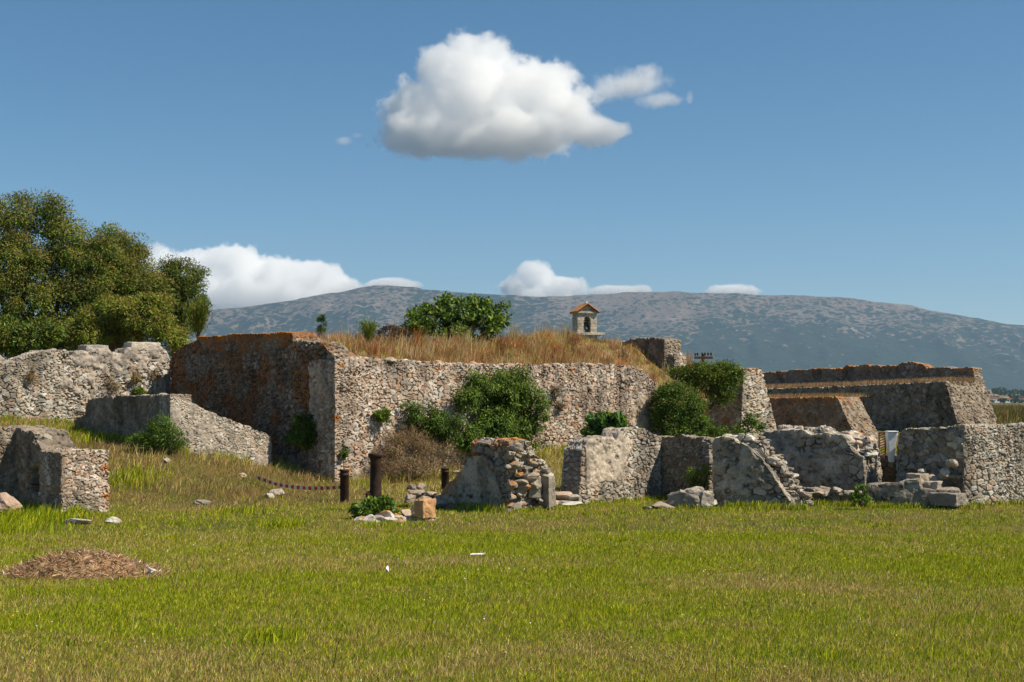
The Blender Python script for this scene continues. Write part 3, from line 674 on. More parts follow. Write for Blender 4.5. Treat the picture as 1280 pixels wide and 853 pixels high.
# the walls round the small opening and the long sunlit wall at the right edge
G9 = start(1204, 29.8); g0 = G9 + UL * 1.72
gw_ = thing('gap_toothed_wall', 'shaded ruined wall with broken hollows left of the sunlit wall at the right edge', 'ruined wall', (G9[0], G9[1], gz(*G9)))
def hollows(u, z):
    c = 0.16 * sst(.5, .62, u) * sst(.95, 1.05, z) * sst(1.0, .9, u) * 0
    c = c + 0.30 * sst(1.30, 1.42, u) * sst(0.62, 0.70, z) * sst(1.02, .90, z)
    c = c + 0.34 * sst(1.22, 1.36, u) * sst(0.60, 0.52, z) * sst(0.2, .26, z)
    c = c + 0.22 * sst(.25, .4, u) * sst(1.0, .85, u) * sst(.75, .66, z) * sst(0.15, 0.3, z)
    return c + 0.07 * sst(0.1, .5, fbm(np.stack([u / .35, z / .35, z * 0], 1), 3, 88))
wall('wall', g0, prof(g0, -UL, [(1120, 580), (1121, 552), (1124, 540), (1131, 536), (1150, 536), (1175, 535), (1190, 533), (1203.5, 533)]), 0.6, 0.02, -UL, seed=51, pal='grey', size=0.19, amp=0.045, wob=0.02, parent=gw_, cut=hollows, plaster=pla(84, 0.38), pcol=(0.35, 0.305, 0.245), rough=0.06)
it = []
for px, py, Y, r in [ (1190, 578, 29.65, .14), (1182, 590, 29.7, .15), (1152, 590, 30.1, .14), (1165, 600, 29.9, .16)]:
    it.append((P(px, py, Y), (r * 1.1, r, r * .8), int(px)))
heap('broken_stones', it, gw_, 'grey')
D3 = unit((0.94, 0.34))
G9a = G9 + D3 * 0.03
rw = wall('ruined_wall', G9a, [(0, 1.66), (0.5, 1.70), (1.2, 1.69), (2.2, 1.70), (4.0, 1.70)], 0.6, 0.02, D3, seed=52, pal='pale', size=0.16, amp=0.035, wob=0.012, plaster=pla(85, 0.26), pcol=(0.44, 0.37, 0.29), rough=0.04)
tag(rw, 'flat topped sunlit rubble wall at the right edge of the lawn', 'ruined wall')
H9 = start(1083, 29.5)
hw = thing('low_foundation', 'low shaded foundation with square end blocks below the wall opening', 'foundation', (H9[0], H9[1], gz(*H9)))
wall('footing', H9, prof(H9, unit((0.97, -0.24)), [(1081, 616), (1086, 607), (1100, 606), (1122, 605), (1134, 600), (1150, 600), (1152, 612), (1165, 613), (1190, 614), (1199, 615)]), 0.5, 0.02, unit((0.97, -0.24)), seed=53, pal='grey', size=0.25, amp=0.035, wob=0.02, parent=hw, plaster=pla(86, 0.5), pcol=(0.30, 0.26, 0.21))
rotL = math.atan2(-UL[1], -UL[0])
for k, (px, py, Y, sz) in enumerate([(1147, 603, 29.75, (.34, .35, .36)), (1184, 624, 29.0, (.62, .45, .26)), (1166, 608, 29.55, (.3, .3, .2))]):
    block('stone_block', P(px, py, Y), sz, rotL + .1 * k, hw, 'grey', 3 + k)
I9 = P(1090, 560, 31.6)
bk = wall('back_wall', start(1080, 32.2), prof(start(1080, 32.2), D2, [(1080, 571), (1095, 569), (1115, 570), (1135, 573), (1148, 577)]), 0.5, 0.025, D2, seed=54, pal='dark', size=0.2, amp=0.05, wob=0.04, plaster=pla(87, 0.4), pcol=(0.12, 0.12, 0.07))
tag(bk, 'low dark wall seen inside the small opening below the white chute', 'ruined wall')

# fallen blocks before the shaded wall
it = [(P(870, 625, 29.4), (.50, .28, .30), 5), (P(855, 629, 29.2), (.38, .24, .22), 9), (P(880, 628, 29.15), (.30, .24, .24), 19), (P(882, 632, 29.1), (.3, .2, .16), 12), (P(852, 618, 29.5), (.16, .15, .12), 22), (P(828, 634, 29.2), (.5, .25, .12), 33), (P(812, 637, 29.0), (.25, .16, .08), 41),
      (P(872, 612, 29.6), (.2, .15, .1), 52), (P(884, 618, 29.5), (.2, .15, .14), 62), (P(842, 630, 29.3), (.24, .18, .16), 72)]
fb = heap('fallen_blocks', it, None, 'grey', sub=4); tag(fb, 'fallen grey blocks of masonry on the grass before the shaded wall', 'rubble')
it = [(P(697, 629, 29.8), (.3, .2, .08), 3), (P(706, 629, 29.8), (.3, .22, .10), 4), (P(716, 630, 29.7), (.35, .22, .07), 7), (P(702, 620, 30.0), (.24, .3, .14), 8), (P(712, 622, 30.0), (.2, .25, .1), 14)]
fb = heap('fallen_blocks', it, None, 'pale', sub=3); tag(fb, 'pale fallen stones in the gap between two ruined walls', 'rubble')

# ------------------------------------------------------------------ ruin in the middle with the lichen covered top
C5 = start(634, 28.0); c50 = C5 + UL * 2.35
mr_ = thing('rubble_ruin', 'ruin of heaped stones topped with orange lichen and a grey plastered left face', 'ruin', (C5[0], C5[1], gz(*C5)))
wall('plastered_wall', c50, prof(c50, -UL, [(552, 622), (558, 612), (567, 603), (574, 592), (580, 588), (586, 574), (592, 571), (603, 570), (611, 571), (617, 586), (622, 606), (628, 622), (634, 630)]), 0.5, 0.02, -UL, seed=56, pal='grey', size=0.2, amp=0.04, wob=0.02, parent=mr_, plaster=pla(89, 0.75, 0.1), pcol=(0.36, 0.315, 0.255), lich_top=0.5)
wall('rubble_core', C5 + UL * .06 + UR * .05, prof(C5, UR, [(635, 556), (640, 551), (650, 549), (658, 551), (663, 560), (671, 565), (677, 576), (684, 583), (688, 596), (691, 612)]), 1.15, 0.02, UR, seed=57, pal='grey', size=0.30, amp=0.10, wob=0.08, parent=mr_, lich_top=0.55, lichen=-.02, rough=0.10)
it = []
for k in range(60):
    px = rs.uniform(636, 686); top = np.interp(px, [634, 655, 670, 684, 692], [560, 556, 569, 590, 610]); py = rs.uniform(top, 636)
    t_ = along(C5, UR, px); Y = C5[1] + UR[1] * t_ - rs.uniform(-.06, .10)
    big = rs.random() < .35
    it.append((P(px, py, Y), (rs.uniform(.13, .24) if big else rs.uniform(.06, .12), rs.uniform(.08, .15), rs.uniform(.08, .14) if big else rs.uniform(.04, .08)), int(rs.integers(1, 999))))
heap('broken_stones', it, mr_, 'grey', lichen=-0.13, sub=3)
it = []
for px, py, Y in [(573, 590, 29.6), (578, 592, 29.5), (588, 573, 29.2), (596, 571, 29.1), (603, 569, 29.0), (610, 570, 28.9), (599, 570, 29.3), (622, 551, 28.9), (632, 549, 28.6), (641, 549, 28.5), (650, 550, 28.5), (658, 553, 28.6), (616, 556, 29.0), (628, 551, 28.7), (646, 550, 28.6)]:
    rock('capping_stone', P(px, py, Y), (rs.uniform(.12, .2), .15, rs.uniform(.03, .05)), int(px), rot=rs.uniform(0, 3), parent=mr_, pal='grey', lichen=0.24, sub=3)
block('standing_slab', P(684, 614, 28.55), (.2, .3, .62), math.atan2(UR[1], UR[0]), mr_, 'grey', 11)
block('niche_slab', P(668, 609, 28.45), (.26, .1, .42), math.atan2(UR[1], UR[0]) - .5, mr_, 'dark', 12)

# low stones and the small planted rubble in front of it
it = [(P(515, 610, 30.2), (.14, .14, .13), 4), (P(526, 608, 30.3), (.2, .16, .1), 6), (P(520, 618, 30.0), (.2, .18, .15), 8), (P(536, 619, 30.0), (.34, .2, .09), 10), (P(552, 622, 29.9), (.3, .2, .08), 15), (P(512, 624, 29.8), (.16, .16, .14), 18), (P(530, 628, 29.6), (.26, .2, .14), 21), (P(547, 630, 29.4), (.3, .2, .12), 25)]
ls = heap('low_footing', it, None, 'grey', sub=3, lichen=-.12); tag(ls, 'low grey footing of loose stones left of the lichen topped ruin', 'rubble')
it = []
for px, py, r in [(452, 650, .13), (462, 651, .15), (474, 650, .17), (482, 647, .2), (490, 652, .14), (497, 648, .12), (505, 651, .13), (513, 650, .12), (521, 651, .12), (530, 650, .12), (538, 651, .10), (488, 640, .14), (508, 642, .14), (520, 641, .16), (498, 655, .1), (470, 656, .1), (545, 650, .08)]:
    it.append((P(px, py, 26.2 + (652 - py) * .05), (r * 1.05, r, r * .72), int(px)))
it = [(l, (a * 1.2, b * 1.2, c * 1.15), q) for l, (a, b, c), q in it]
ps = heap('rubble_bed', it, None, 'pale', sub=3, lichen=-.12); tag(ps, 'small bed of rubble on the lawn under the leafy green plant', 'rubble')
ob = block('orange_block', P(531, 636, 26.25), (.30, .26, .34), math.atan2(UR[1], UR[0]), None, 'pale', 5)
ob.data.materials.clear(); ob.data.materials.append(mat_plain('ochre_stone', (0.46, 0.27, 0.13), .95, .1, .3, 14, bump=.4)); tag(ob, 'ochre coloured squared stone block on the small rubble bed', 'stone block')
for k, (px, py, Y, r, l) in enumerate([(346, 616, 33.2, (.22, .16, .14), 'rock poking from the dry slope, the one with a pale foot nearest the tape'), (335, 622, 32.6, (.18, .15, .12), 'dark rounded rock in the dry grass left of the pale footed one'), (253, 631, 31.3, (.26, .18, .1), 'dark low rock at the foot of the left slope beside a green weed'),
                                 (207, 591, 35.0, (.18, .14, .07), 'small white stone on the slope below the fennel clump'), (302, 594, 35.2, (.16, .12, .06), 'pale flat stone on the slope before the low wall'), (95, 659, 25.6, (.62, .28, .07), 'flat pale slab lying in the grass before the ruined chamber'), (140, 658, 25.7, (.16, .12, .08), 'white stone at the right end of the flat pale slab')]):
    c = P(px, py, Y); o = rock('stone', (c[0], c[1], gz(c[0], c[1]) + r[2] * .35), r, 90 + 7 * k, rot=.5 * k, pal='pale' if k not in (1, 2) else 'grey', tilt=.1); tag(o, l, 'stone', 'loose stones in the grass')
# ------------------------------------------------------------------ plants
LEAF = mat_attr('leaf', rough=0.62, spec=0.35, var=0.15, vscale=5, trans=0.30)
GRASS = mat_attr('grass_blade', rough=0.9, spec=0.05, var=0.10, vscale=4, trans=0.35)
STRAW = mat_attr('dry_grass_blade', rough=0.95, spec=0.05, var=0.12, vscale=4, trans=0.25)
BARK = mat_plain('bark', (0.20, 0.15, 0.11), .95, .1, .35, 9, bump=.5)
TWIG = mat_plain('twig', (0.13, 0.09, 0.05), .95, .1, .3, 9)

def pick(cols, wts, n, rs, jit=0.18):
    c = np.array(cols)[rs.choice(len(cols), n, p=np.array(wts) / np.sum(wts))]
    return np.clip(c * (1 + jit * rs.normal(size=(n, 1))) * (1 + 0.07 * rs.normal(size=(n, 3))), 0.004, 0.8)

def blades(name, x, y, z, h, w, cols, rs, lean=0.45, seg=1, wind=(0.25, 0.1), mat=None, parent=None):
    """grass: one narrow bent blade per point"""
    n = len(x); base = np.stack([x, y, z], 1)
    a = rs.uniform(0, 2 * np.pi, n); l = np.abs(rs.normal(0, lean, n)); b = rs.uniform(0, 2 * np.pi, n)
    tip = np.stack([np.cos(a) * l + wind[0], np.sin(a) * l + wind[1], np.ones(n)], 1); tip /= np.linalg.norm(tip, axis=1, keepdims=True)
    side = np.stack([np.cos(b), np.sin(b), np.zeros(n)], 1) * (w / 2)[:, None]
    if seg == 1:
        V = np.empty((n, 3, 3)); V[:, 0] = base - side; V[:, 1] = base + side; V[:, 2] = base + tip * h[:, None]
        i = np.arange(n)[:, None] * 3; F = i + np.array([[0, 1, 2]]); k = 3
    else:
        mid = base + (tip * [0.55, 0.55, 1.1]) * (h * .55)[:, None]
        V = np.empty((n, 5, 3)); V[:, 0] = base - side; V[:, 1] = base + side; V[:, 2] = mid + side * .8; V[:, 3] = mid - side * .8; V[:, 4] = base + tip * h[:, None]
        i = np.arange(n)[:, None] * 5; F = [i + np.array([[0, 1, 2, 3]]), i + np.array([[3, 2, 4]])]; k = 5
    me = mesh_np(name, V.reshape(-1, 3), F, np.repeat(cols, k, 0), smooth=False)
    return link(name, me, mat or GRASS, parent)

def leaves(name, p, d, size, width, cols, rs, mat=None, parent=None, fold=0.25, nrm=None):
    """leaf-shaped rhombs: p base points, d directions"""
    n = len(p); d = unit_rows(d); r = rs.normal(size=(n, 3)) if nrm is None else nrm
    if nrm is not None: d = unit_rows(d - nrm * np.sum(d * nrm, 1, keepdims=True) * .75)
    s = unit_rows(np.cross(d, r)); u = np.cross(s, d)
    V = np.empty((n, 4, 3)); L = size[:, None]; Wd = (size * width)[:, None]
    V[:, 0] = p; V[:, 1] = p + d * L * .45 + s * Wd * .5 + u * L * fold * .3; V[:, 2] = p + d * L; V[:, 3] = p + d * L * .45 - s * Wd * .5 + u * L * fold * .3
    i = np.arange(n)[:, None] * 4; F = i + np.array([[0, 1, 2, 3]])
    return link(name, mesh_np(name, V.reshape(-1, 3), F, np.repeat(cols, 4, 0), smooth=False), mat or LEAF, parent)

def tubes(name, paths, mat, parent=None, sides=7):
    Vs, Fs, off = [], [], 0
    for pts, rad in paths:
        pts = np.array(pts, float); m = len(pts); rad = np.interp(np.linspace(0, 1, m), np.linspace(0, 1, len(rad)), rad)
        tg = unit_rows(np.gradient(pts, axis=0)); ref = np.array([0.31, 0.87, 0.12]); s = unit_rows(np.cross(tg, ref)); u = np.cross(s, tg)
        a = np.linspace(0, 2 * np.pi, sides, endpoint=False)
        ring = pts[:, None] + rad[:, None, None] * (np.cos(a)[None, :, None] * s[:, None] + np.sin(a)[None, :, None] * u[:, None])
        Vs.append(ring.reshape(-1, 3)); i = np.arange(m - 1)[:, None] * sides; j = np.arange(sides)[None]; jn = (j + 1) % sides
        Fs.append(np.stack([(i + j).ravel(), (i + jn).ravel(), (i + sides + jn).ravel(), (i + sides + j).ravel()], 1) + off); off += m * sides
    return link(name, mesh_np(name, np.concatenate(Vs), np.concatenate(Fs)), mat, parent)

def limb(a, b, n, wob, rs):
    t = np.linspace(0, 1, n)[:, None]; p = np.array(a) * (1 - t) + np.array(b) * t
    k = rs.normal(size=(n, 3)) * wob * np.sin(np.pi * t); return p + np.cumsum(k, 0) * .5

def clumps(lobes, nclump, rs, inner=0.55):
    """clump centres on and inside a set of ellipsoidal boughs, with the outward direction at each"""
    lobes = [(np.array(c, float), np.array(r, float)) for c, r in lobes]
    wts = np.array([(r[0] * r[1] + r[0] * r[2] + r[1] * r[2]) for _, r in lobes]); wts /= wts.sum()
    C, D, S = [], [], []
    while len(C) < nclump:
        k = rs.choice(len(lobes), p=wts); c, r = lobes[k]; v = unit(rs.normal(size=3)); q = rs.uniform(inner, 1.0) ** .6
        q = q * (1 + .55 * float(noise3((v * 1.7 + k * 7.3)[None], 5)[0])); p = c + v * r * q
        if any(i != k and np.linalg.norm((p - c2) / r2) < .62 for i, (c2, r2) in enumerate(lobes)): continue
        C.append(p); D.append(unit(v / r)); S.append(q)
    return np.array(C), np.array(D), np.array(S)

def foliage(name, lobes, nclump, per, crad, lsize, width, pal, wts, rs, up=0.3, droop=0.0, outw=0.8, tip=None, tipw=0.5, mat=None, parent=None, inner=0.55, zmin=None):
    C, D, S = clumps(lobes, nclump, rs, inner)
    n = nclump * per; ci = np.repeat(np.arange(nclump), per)
    g = unit_rows(rs.normal(size=(n, 3))) * (rs.random(n) ** .42 * 1.65)[:, None]; rr = crad * rs.uniform(.6, 1.3, nclump)[ci]; off = g * rr[:, None] * np.array([.55, .55, .42])
    p = C[ci] + off
    d = unit_rows(off) * .7 + D[ci] * outw + rs.normal(size=(n, 3)) * .55 + np.array([0, 0, up - droop])
    nrm = unit_rows(unit_rows(off) * .9 + D[ci] * .7 + np.array([0, 0, .45]) + rs.normal(size=(n, 3)) * .42)
    tone = 1 + 0.20 * rs.normal(size=nclump)
    col = pick(pal, wts, n, rs) * np.clip(tone, .6, 1.5)[ci][:, None]
    if tip is not None:                                              # young growth at the outside of each clump
        k = np.clip((off @ np.array([0.35, 0, .93])) / rr * .9 + .15 + .25 * rs.normal(size=n), 0, 1) * tipw * sst(.2, .8, S[ci] - .2 + .3 * (D[ci][:, 2] > 0))
        cc = np.clip(np.array(tip) * (1 + .2 * rs.normal(size=(n, 1))), .01, .7); col = col * (1 - k[:, None]) + cc * k[:, None]
    if zmin is not None: p[:, 2] = np.maximum(p[:, 2], zmin + 0.02 * rs.random(n))
    return leaves(name, p, d, lsize * rs.uniform(.6, 1.3, n), width, col, rs, mat, parent, nrm=nrm), C

G_DARK, G_MID, G_LIME, G_OLIVE = (0.045, 0.090, 0.010), (0.10, 0.175, 0.014), (0.20, 0.29, 0.022), (0.21, 0.19, 0.022)
def bush(name, label, cat, lobes_px, Y, depth, rs, nclump=60, per=60, crad=.16, lsize=.07, width=.45, pal=(G_DARK, G_MID, G_LIME), wts=(3, 5, 2), group=None, stems=5, base=None, **kw):
    lob = [(P(a, b, Y + dy), (ra * Y / FOC, depth * max(ra, rb) * Y / FOC, rb * Y / FOC)) for a, b, ra, rb, dy in lobes_px]
    b = base if base is not None else P(lobes_px[0][0], max(q[1] + q[3] for q in lobes_px), Y)
    t = thing(name, label, cat, b, group)
    _, C = foliage('foliage', lob, nclump, per, crad, lsize, width, pal, wts, rs, parent=t, **kw)
    sel = C[rs.choice(len(C), min(stems, len(C)), replace=False)]
    tubes('stem', [(limb(np.array(b) + rs.normal(size=3) * [.05, .05, 0], q, 6, .03, rs), (.018, .006)) for q in sel], TWIG, t, 5)
    return t

def ground_hit(px, py, y0=20.0, y1=60.0):
    """where the line of sight through (px, py) meets the ground"""
    Y = np.linspace(y0, y1, 500); d = EYE + (HOR - py) / FOC * Y - ground_z((px - 640) / FOC * Y, Y)
    k = np.argmax(d < 0) if (d < 0).any() else 499
    return P(px, py, Y[k])
# ------------------------------------------------------------------ trees beyond the long wall
def tree(label, Y, lobes_px, base_px, rs, nclump, per, crad=.42, lsize=.17, pal=(G_DARK, G_MID, G_OLIVE, G_LIME), wts=(5, 5, 3, 1.5), tip=(0.36, 0.235, 0.045), tipw=.6, trunk_r=.28, group='trees beyond the long wall', cat='tree', name='broad_leaved_tree', **kw):
    lob = [(P(a, b, Y + dy), (ra * Y / FOC, 1.05 * max(ra, rb) * Y / FOC, rb * Y / FOC)) for a, b, ra, rb, dy in lobes_px]
    bx = PX(base_px, Y); b = np.array([bx, Y, gz(bx, Y) - .1])
    t = thing(name, label, cat, b, group)
    f, C = foliage('crown', lob, nclump, per, crad, lsize, .34, pal, wts, rs, up=.15, inner=.6, tip=tip, tipw=tipw, parent=t, **kw)
    top = np.mean([l[0] for l in lob], 0); fork = b + np.array([0, 0, (top[2] - b[2]) * .35])
    tubes('trunk', [(limb(b, fork, 8, .04, rs), (trunk_r, trunk_r * .7))], BARK, t, 10)
    L = []
    for c, r in lob:
        L.append((limb(fork, c + np.array([0, 0, -r[2] * .3]), 9, .12, rs), (trunk_r * .7, trunk_r * .2)))
    for q in C[rs.choice(len(C), min(60, len(C)), replace=False)]:
        near = min(lob, key=lambda l: np.linalg.norm(l[0] - q)); L.append((limb(near[0] + [0, 0, -near[1][2] * .3], q, 5, .05, rs), (.045, .012)))
    tubes('limbs', L, BARK, t, 6)
    return t
rs = np.random.default_rng(11)
tree('tallest dark green tree with russet tips at the left edge beyond the long wall', 60, [(-30, 300, 50, 40, 0), (38, 262, 42, 17, 0), (8, 268, 30, 14, -1), (60, 290, 38, 26, .5), (22, 330, 42, 34, -1), (70, 345, 42, 34, 0), (100, 312, 34, 26, 0), (30, 385, 50, 40, -1), (92, 390, 42, 40, 0), (-20, 370, 40, 45, 0), (112, 300, 24, 18, 0), (60, 420, 50, 24, 0), (120, 350, 30, 40, .5), (0, 330, 30, 40, .5)], 20, rs, 330, 300, crad=.70, lsize=.135)
tree('tall tree with russet tips in the middle of the group left of the bastion', 62, [(145, 312, 30, 20, 0), (128, 340, 36, 28, 0), (165, 325, 14, 20, .5), (150, 365, 38, 26, -.5), (120, 395, 36, 34, 0), (165, 395, 30, 26, 0), (175, 355, 26, 24, .5), (190, 372, 24, 26, .3), (130, 312, 26, 20, .3), (150, 345, 34, 30, .8)], 140, rs, 210, 300, crad=.68, lsize=.135)
tree('compact dark rounded tree at the right end of the group', 64, [(225, 345, 26, 20, 0), (232, 372, 22, 24, 0), (205, 365, 24, 24, 0), (215, 398, 26, 22, 0)], 220, rs, 150, 240, crad=.54, lsize=.13, pal=(G_DARK, G_MID, G_OLIVE), wts=(5, 4, 2), tipw=.32, trunk_r=.2)
tree('lower olive yellow tree growing in front of the darker trees', 56, [(160, 395, 36, 24, 0), (190, 412, 30, 20, 0), (120, 415, 34, 18, 0), (185, 385, 24, 18, 0), (135, 395, 30, 22, .3), (212, 425, 18, 12, 0)], 160, rs, 150, 230, lsize=.13, pal=(G_MID, G_LIME, G_OLIVE), wts=(3, 3, 5), tipw=.5, trunk_r=.14)
tree('yellow green leafy tree low over the long wall at the left edge', 54, [(15, 424, 24, 14, 0), (52, 418, 22, 15, 0), (-20, 415, 26, 20, 0)], 30, rs, 130, 75, pal=(G_DARK, G_MID, G_LIME, G_OLIVE), wts=(3, 4, 1.5, 3), tip=None, trunk_r=.12)
# broom-like shrub on the wall head
def broom(label, base, h, spread, n, rs, pal, wts, group=None, name='broom_shrub', lsize=.12, bare=.25, nst=12):
    t = thing(name, label, 'shrub', base, group)
    ends = np.array(base) + np.stack([rs.normal(0, spread, nst), rs.normal(0, spread * .8, nst), h * rs.uniform(.75, 1.0, nst)], 1)
    tubes('stems', [(limb(base, e, 6, .03, rs), (.02, .006)) for e in ends], TWIG, t, 5)
    k = rs.integers(0, nst, n); u = bare + (1 - bare) * rs.random(n) ** .8; p = np.array(base) + (ends[k] - base) * u[:, None] + rs.normal(size=(n, 3)) * spread * .30 * (.4 + u)[:, None]
    d = unit_rows(ends[k] - base) + rs.normal(size=(n, 3)) * .35
    leaves('foliage', p, d, lsize * rs.uniform(.6, 1.4, n), .2, pick(pal, wts, n, rs), rs, None, t)
    return t
broom('feathery upright shrub on the wall head right of the tree group', P(247, 425, 47.5), 1.25, .28, 2600, rs, (G_MID, G_OLIVE, G_LIME), (3, 4, 2), lsize=.14)
# ------------------------------------------------------------------ shrubs on and against the masonry
rs = np.random.default_rng(21)
def wall_Y(px, A=FC, d=UR): return A[1] + d[1] * along(A, d, px)
bush('fig_bush', 'broad glossy green bush standing on the bastion top', 'bush', [(545, 400, 30, 22, 0), (575, 393, 34, 20, 0), (610, 397, 27, 21, 0), (525, 408, 16, 14, 0), (560, 408, 40, 16, -.4), (600, 408, 36, 14, -.4), (560, 380, 16, 8, 0), (595, 380, 16, 8, 0)], 47.5, .8, rs, 190, 42, .22, .15, .55, (G_DARK, G_MID, G_LIME, (.17, .22, .06)), (3, 5, 3, 1.5), base=P(572, 424, 47.5), stems=9, up=.5)
def face_bush(label, lobes, off, depth, n, per, **kw):
    px = lobes[0][0]; Y = wall_Y(px) - off
    lobes = [(a, b, ra, rb, dy + wall_Y(a) - wall_Y(px)) for a, b, ra, rb, dy in lobes]
    return bush(kw.pop('name', 'wall_shrub'), label, 'shrub', lobes, Y, depth, rs, n, per, base=P(px, lobes[0][1] + lobes[0][3] * .6, Y + off * .8), **kw)
face_bush('largest bush on the sunlit bastion face, a tall drooping green mass', [(640, 482, 30, 24, 0), (652, 510, 27, 34, -.1), (625, 500, 26, 28, 0), (660, 535, 17, 22, -.2), (610, 535, 30, 22, 0), (590, 545, 18, 14, 0), (600, 480, 22, 14, .2), (585, 502, 15, 18, 0), (630, 540, 24, 14, 0)], .45, .42, 400, 80, crad=.26, lsize=.10, width=.3, droop=.75, up=.1, pal=(G_DARK, G_MID, G_LIME), wts=(2, 5, 3), inner=.6)
face_bush('mid green shrub low on the sunlit face left of the largest bush', [(530, 525, 22, 14, 0), (552, 530, 20, 14, 0), (518, 515, 12, 9, 0), (565, 540, 12, 12, 0)], .35, .5, 110, 70, crad=.22, lsize=.09, width=.3, droop=.4, wts=(3, 5, 1.5))
face_bush('small tuft of green growing alone high on the sunlit face', [(475, 519, 12, 8, 0), (474, 523, 8, 7, 0)], .15, .5, 22, 60, crad=.09, lsize=.09, width=.25, pal=(G_MID, G_LIME, G_DARK), wts=(4, 4, 2), up=.6)
face_bush('tiny green tuft at the bastion corner by the broken orange stones', [(431, 566, 5, 7, 0)], .1, .6, 10, 45, crad=.06, lsize=.06, width=.4, wts=(2, 5, 2))
face_bush('brown dead tuft on the sunlit face right of the largest bush', [(693, 495, 9, 10, 0), (700, 510, 5, 6, 0)], .12, .4, 18, 60, crad=.09, lsize=.10, width=.14, pal=((.13, .075, .035), (.20, .13, .06), G_MID), wts=(5, 3, 1), droop=.5)
# dry thicket below the face
bush('dry_bush', 'brown twiggy dry thicket at the foot of the sunlit face', 'dry bush', [(492, 560, 20, 22, 0), (510, 548, 16, 16, .2), (540, 570, 22, 18, .3), (476, 580, 14, 12, -.3), (562, 578, 14, 12, .5), (515, 585, 40, 10, -.3), (528, 556, 12, 14, .2)], 38.4, .45, rs, 130, 60, .24, .15, .07, ((.30, .20, .10), (.38, .26, .14), (.20, .125, .065), (.22, .21, .05)), (5, 4, 3, 1.5), base=P(515, 604, 38.3), stems=22, up=.7, inner=.3)
bush('leafy_plant', 'bright broad leaved plant behind the sunlit ruined wall', 'plant', [(760, 533, 20, 12, 0), (745, 541, 12, 8, 0), (775, 541, 14, 8, 0)], 34.0, .7, rs, 55, 34, .15, .17, .45, (G_MID, (.07, .15, .035), G_LIME), (3, 5, 2), base=P(760, 562, 34), up=.8)
bush('evergreen_shrub', 'dense dark rounded shrub at the foot of the overgrown slope', 'shrub', [(848, 508, 26, 28, 0), (838, 498, 16, 18, 0), (866, 518, 20, 22, 0), (850, 532, 28, 16, -.2), (840, 520, 20, 20, 0), (878, 535, 10, 10, 0)], 45.3, .8, rs, 330, 70, .24, .085, .35, (G_DARK, G_MID, G_LIME), (3, 5, 2), base=P(852, 552, 45.3), stems=8)
bush('evergreen_shrub', 'loose bright green shrub spilling over the top of the slope beside the leaning stub', 'shrub', [(880, 468, 24, 11, 0), (908, 463, 17, 9, 0), (862, 474, 14, 9, 0), (890, 482, 24, 12, 0), (905, 495, 14, 10, 0), (920, 472, 9, 9, 0), (850, 466, 10, 5, 0)], 47.6, .7, rs, 260, 60, .24, .10, .3, (G_DARK, G_MID, G_LIME, G_OLIVE), (3, 4, 3, 2), base=P(888, 512, 47.6), stems=8)
bush('evergreen_shrub', 'low green scrub along the foot of the slope and stub', 'shrub', [(905, 542, 24, 8, 0), (880, 540, 16, 8, 0), (940, 528, 10, 10, 0), (925, 540, 14, 8, 0), (948, 535, 8, 7, 0)], 44.8, .6, rs, 90, 50, .14, .08, .35, (G_DARK, G_MID, G_LIME), (3, 5, 3), base=P(905, 556, 44.8))
bush('fennel_clump', 'feathery dark green clump before the shaded side of the low wall', 'plant', [(203, 545, 16, 16, 0), (190, 552, 16, 12, 0), (215, 552, 14, 12, 0), (205, 530, 7, 10, 0), (172, 550, 10, 8, 0)], float(ground_hit(203, 566)[1]), .6, rs, 110, 60, .15, .13, .10, (G_DARK, G_MID, G_LIME), (4, 5, 2), base=ground_hit(200, 566), stems=10, up=.9)
def on_L(px): return FC[1] + UL[1] * ((px - 640) / FOC * FC[1] - FC[0]) / (UL[0] - (px - 640) / FOC * UL[1])
bush('wall_shrub', 'dark shrub growing on the rust coloured shaded face', 'shrub', [(382, 538, 14, 18, 0), (375, 546, 16, 12, 0), (392, 545, 10, 12, 0)], on_L(382) - .3, .6, rs, 70, 55, .16, .09, .35, (G_DARK, G_MID, G_LIME), (4, 4, 1), base=P(384, 550, on_L(384)))
broom('yellow green broom standing in the dry grass of the bastion top', P(462, 431, 41.5), .62, .16, 1500, rs, (G_LIME, G_MID, G_OLIVE), (5, 3, 2), lsize=.09, bare=.1)
t = thing('sapling', 'slim dark conifer sapling on the bastion top near the parapet', 'tree', P(402, 424, 44))
tubes('trunk', [(limb(P(402, 424, 44), P(402, 395, 44), 6, .01, rs), (.02, .006))], BARK, t, 6)
foliage('crown', [(P(402, 405, 44), (.10, .10, .26)), (P(403, 412, 44), (.14, .14, .16))], 26, 50, .07, .07, .25, (G_DARK, G_MID), (3, 3), rs, parent=t, up=.6)
bush('dry_bush', 'dark reddish low bush on the bastion top left of the broad green bush', 'dry bush', [(488, 414, 14, 6, 0), (475, 417, 10, 5, 0), (503, 416, 8, 5, 0)], 44.0, .7, rs, 40, 50, .13, .07, .3, ((.065, .035, .025), (.10, .05, .035), G_OLIVE), (5, 3, 1), base=P(488, 426, 44))
bush('leafy_plant', 'bright leafy plant on the rubble bed before the tall iron post', 'plant', [(460, 635, 15, 9, 0), (478, 632, 12, 9, 0), (450, 642, 8, 8, 0), (488, 640, 8, 9, 0)], 26.6, .7, rs, 60, 40, .10, .085, .55, (G_MID, (.10, .19, .03), G_LIME), (3, 5, 4), base=P(468, 648, 26.5), up=.6)
bush('leafy_plant', 'single bright weed at the foot of the long dark wall', 'plant', [(1077, 615, 5, 9, 0), (1070, 622, 6, 5, 0), (1082, 622, 5, 6, 0)], 28.9, .6, rs, 26, 22, .06, .07, .5, (G_LIME, (.16, .24, .04), G_MID), (4, 4, 2), base=P(1076, 632, 28.9), up=.8)
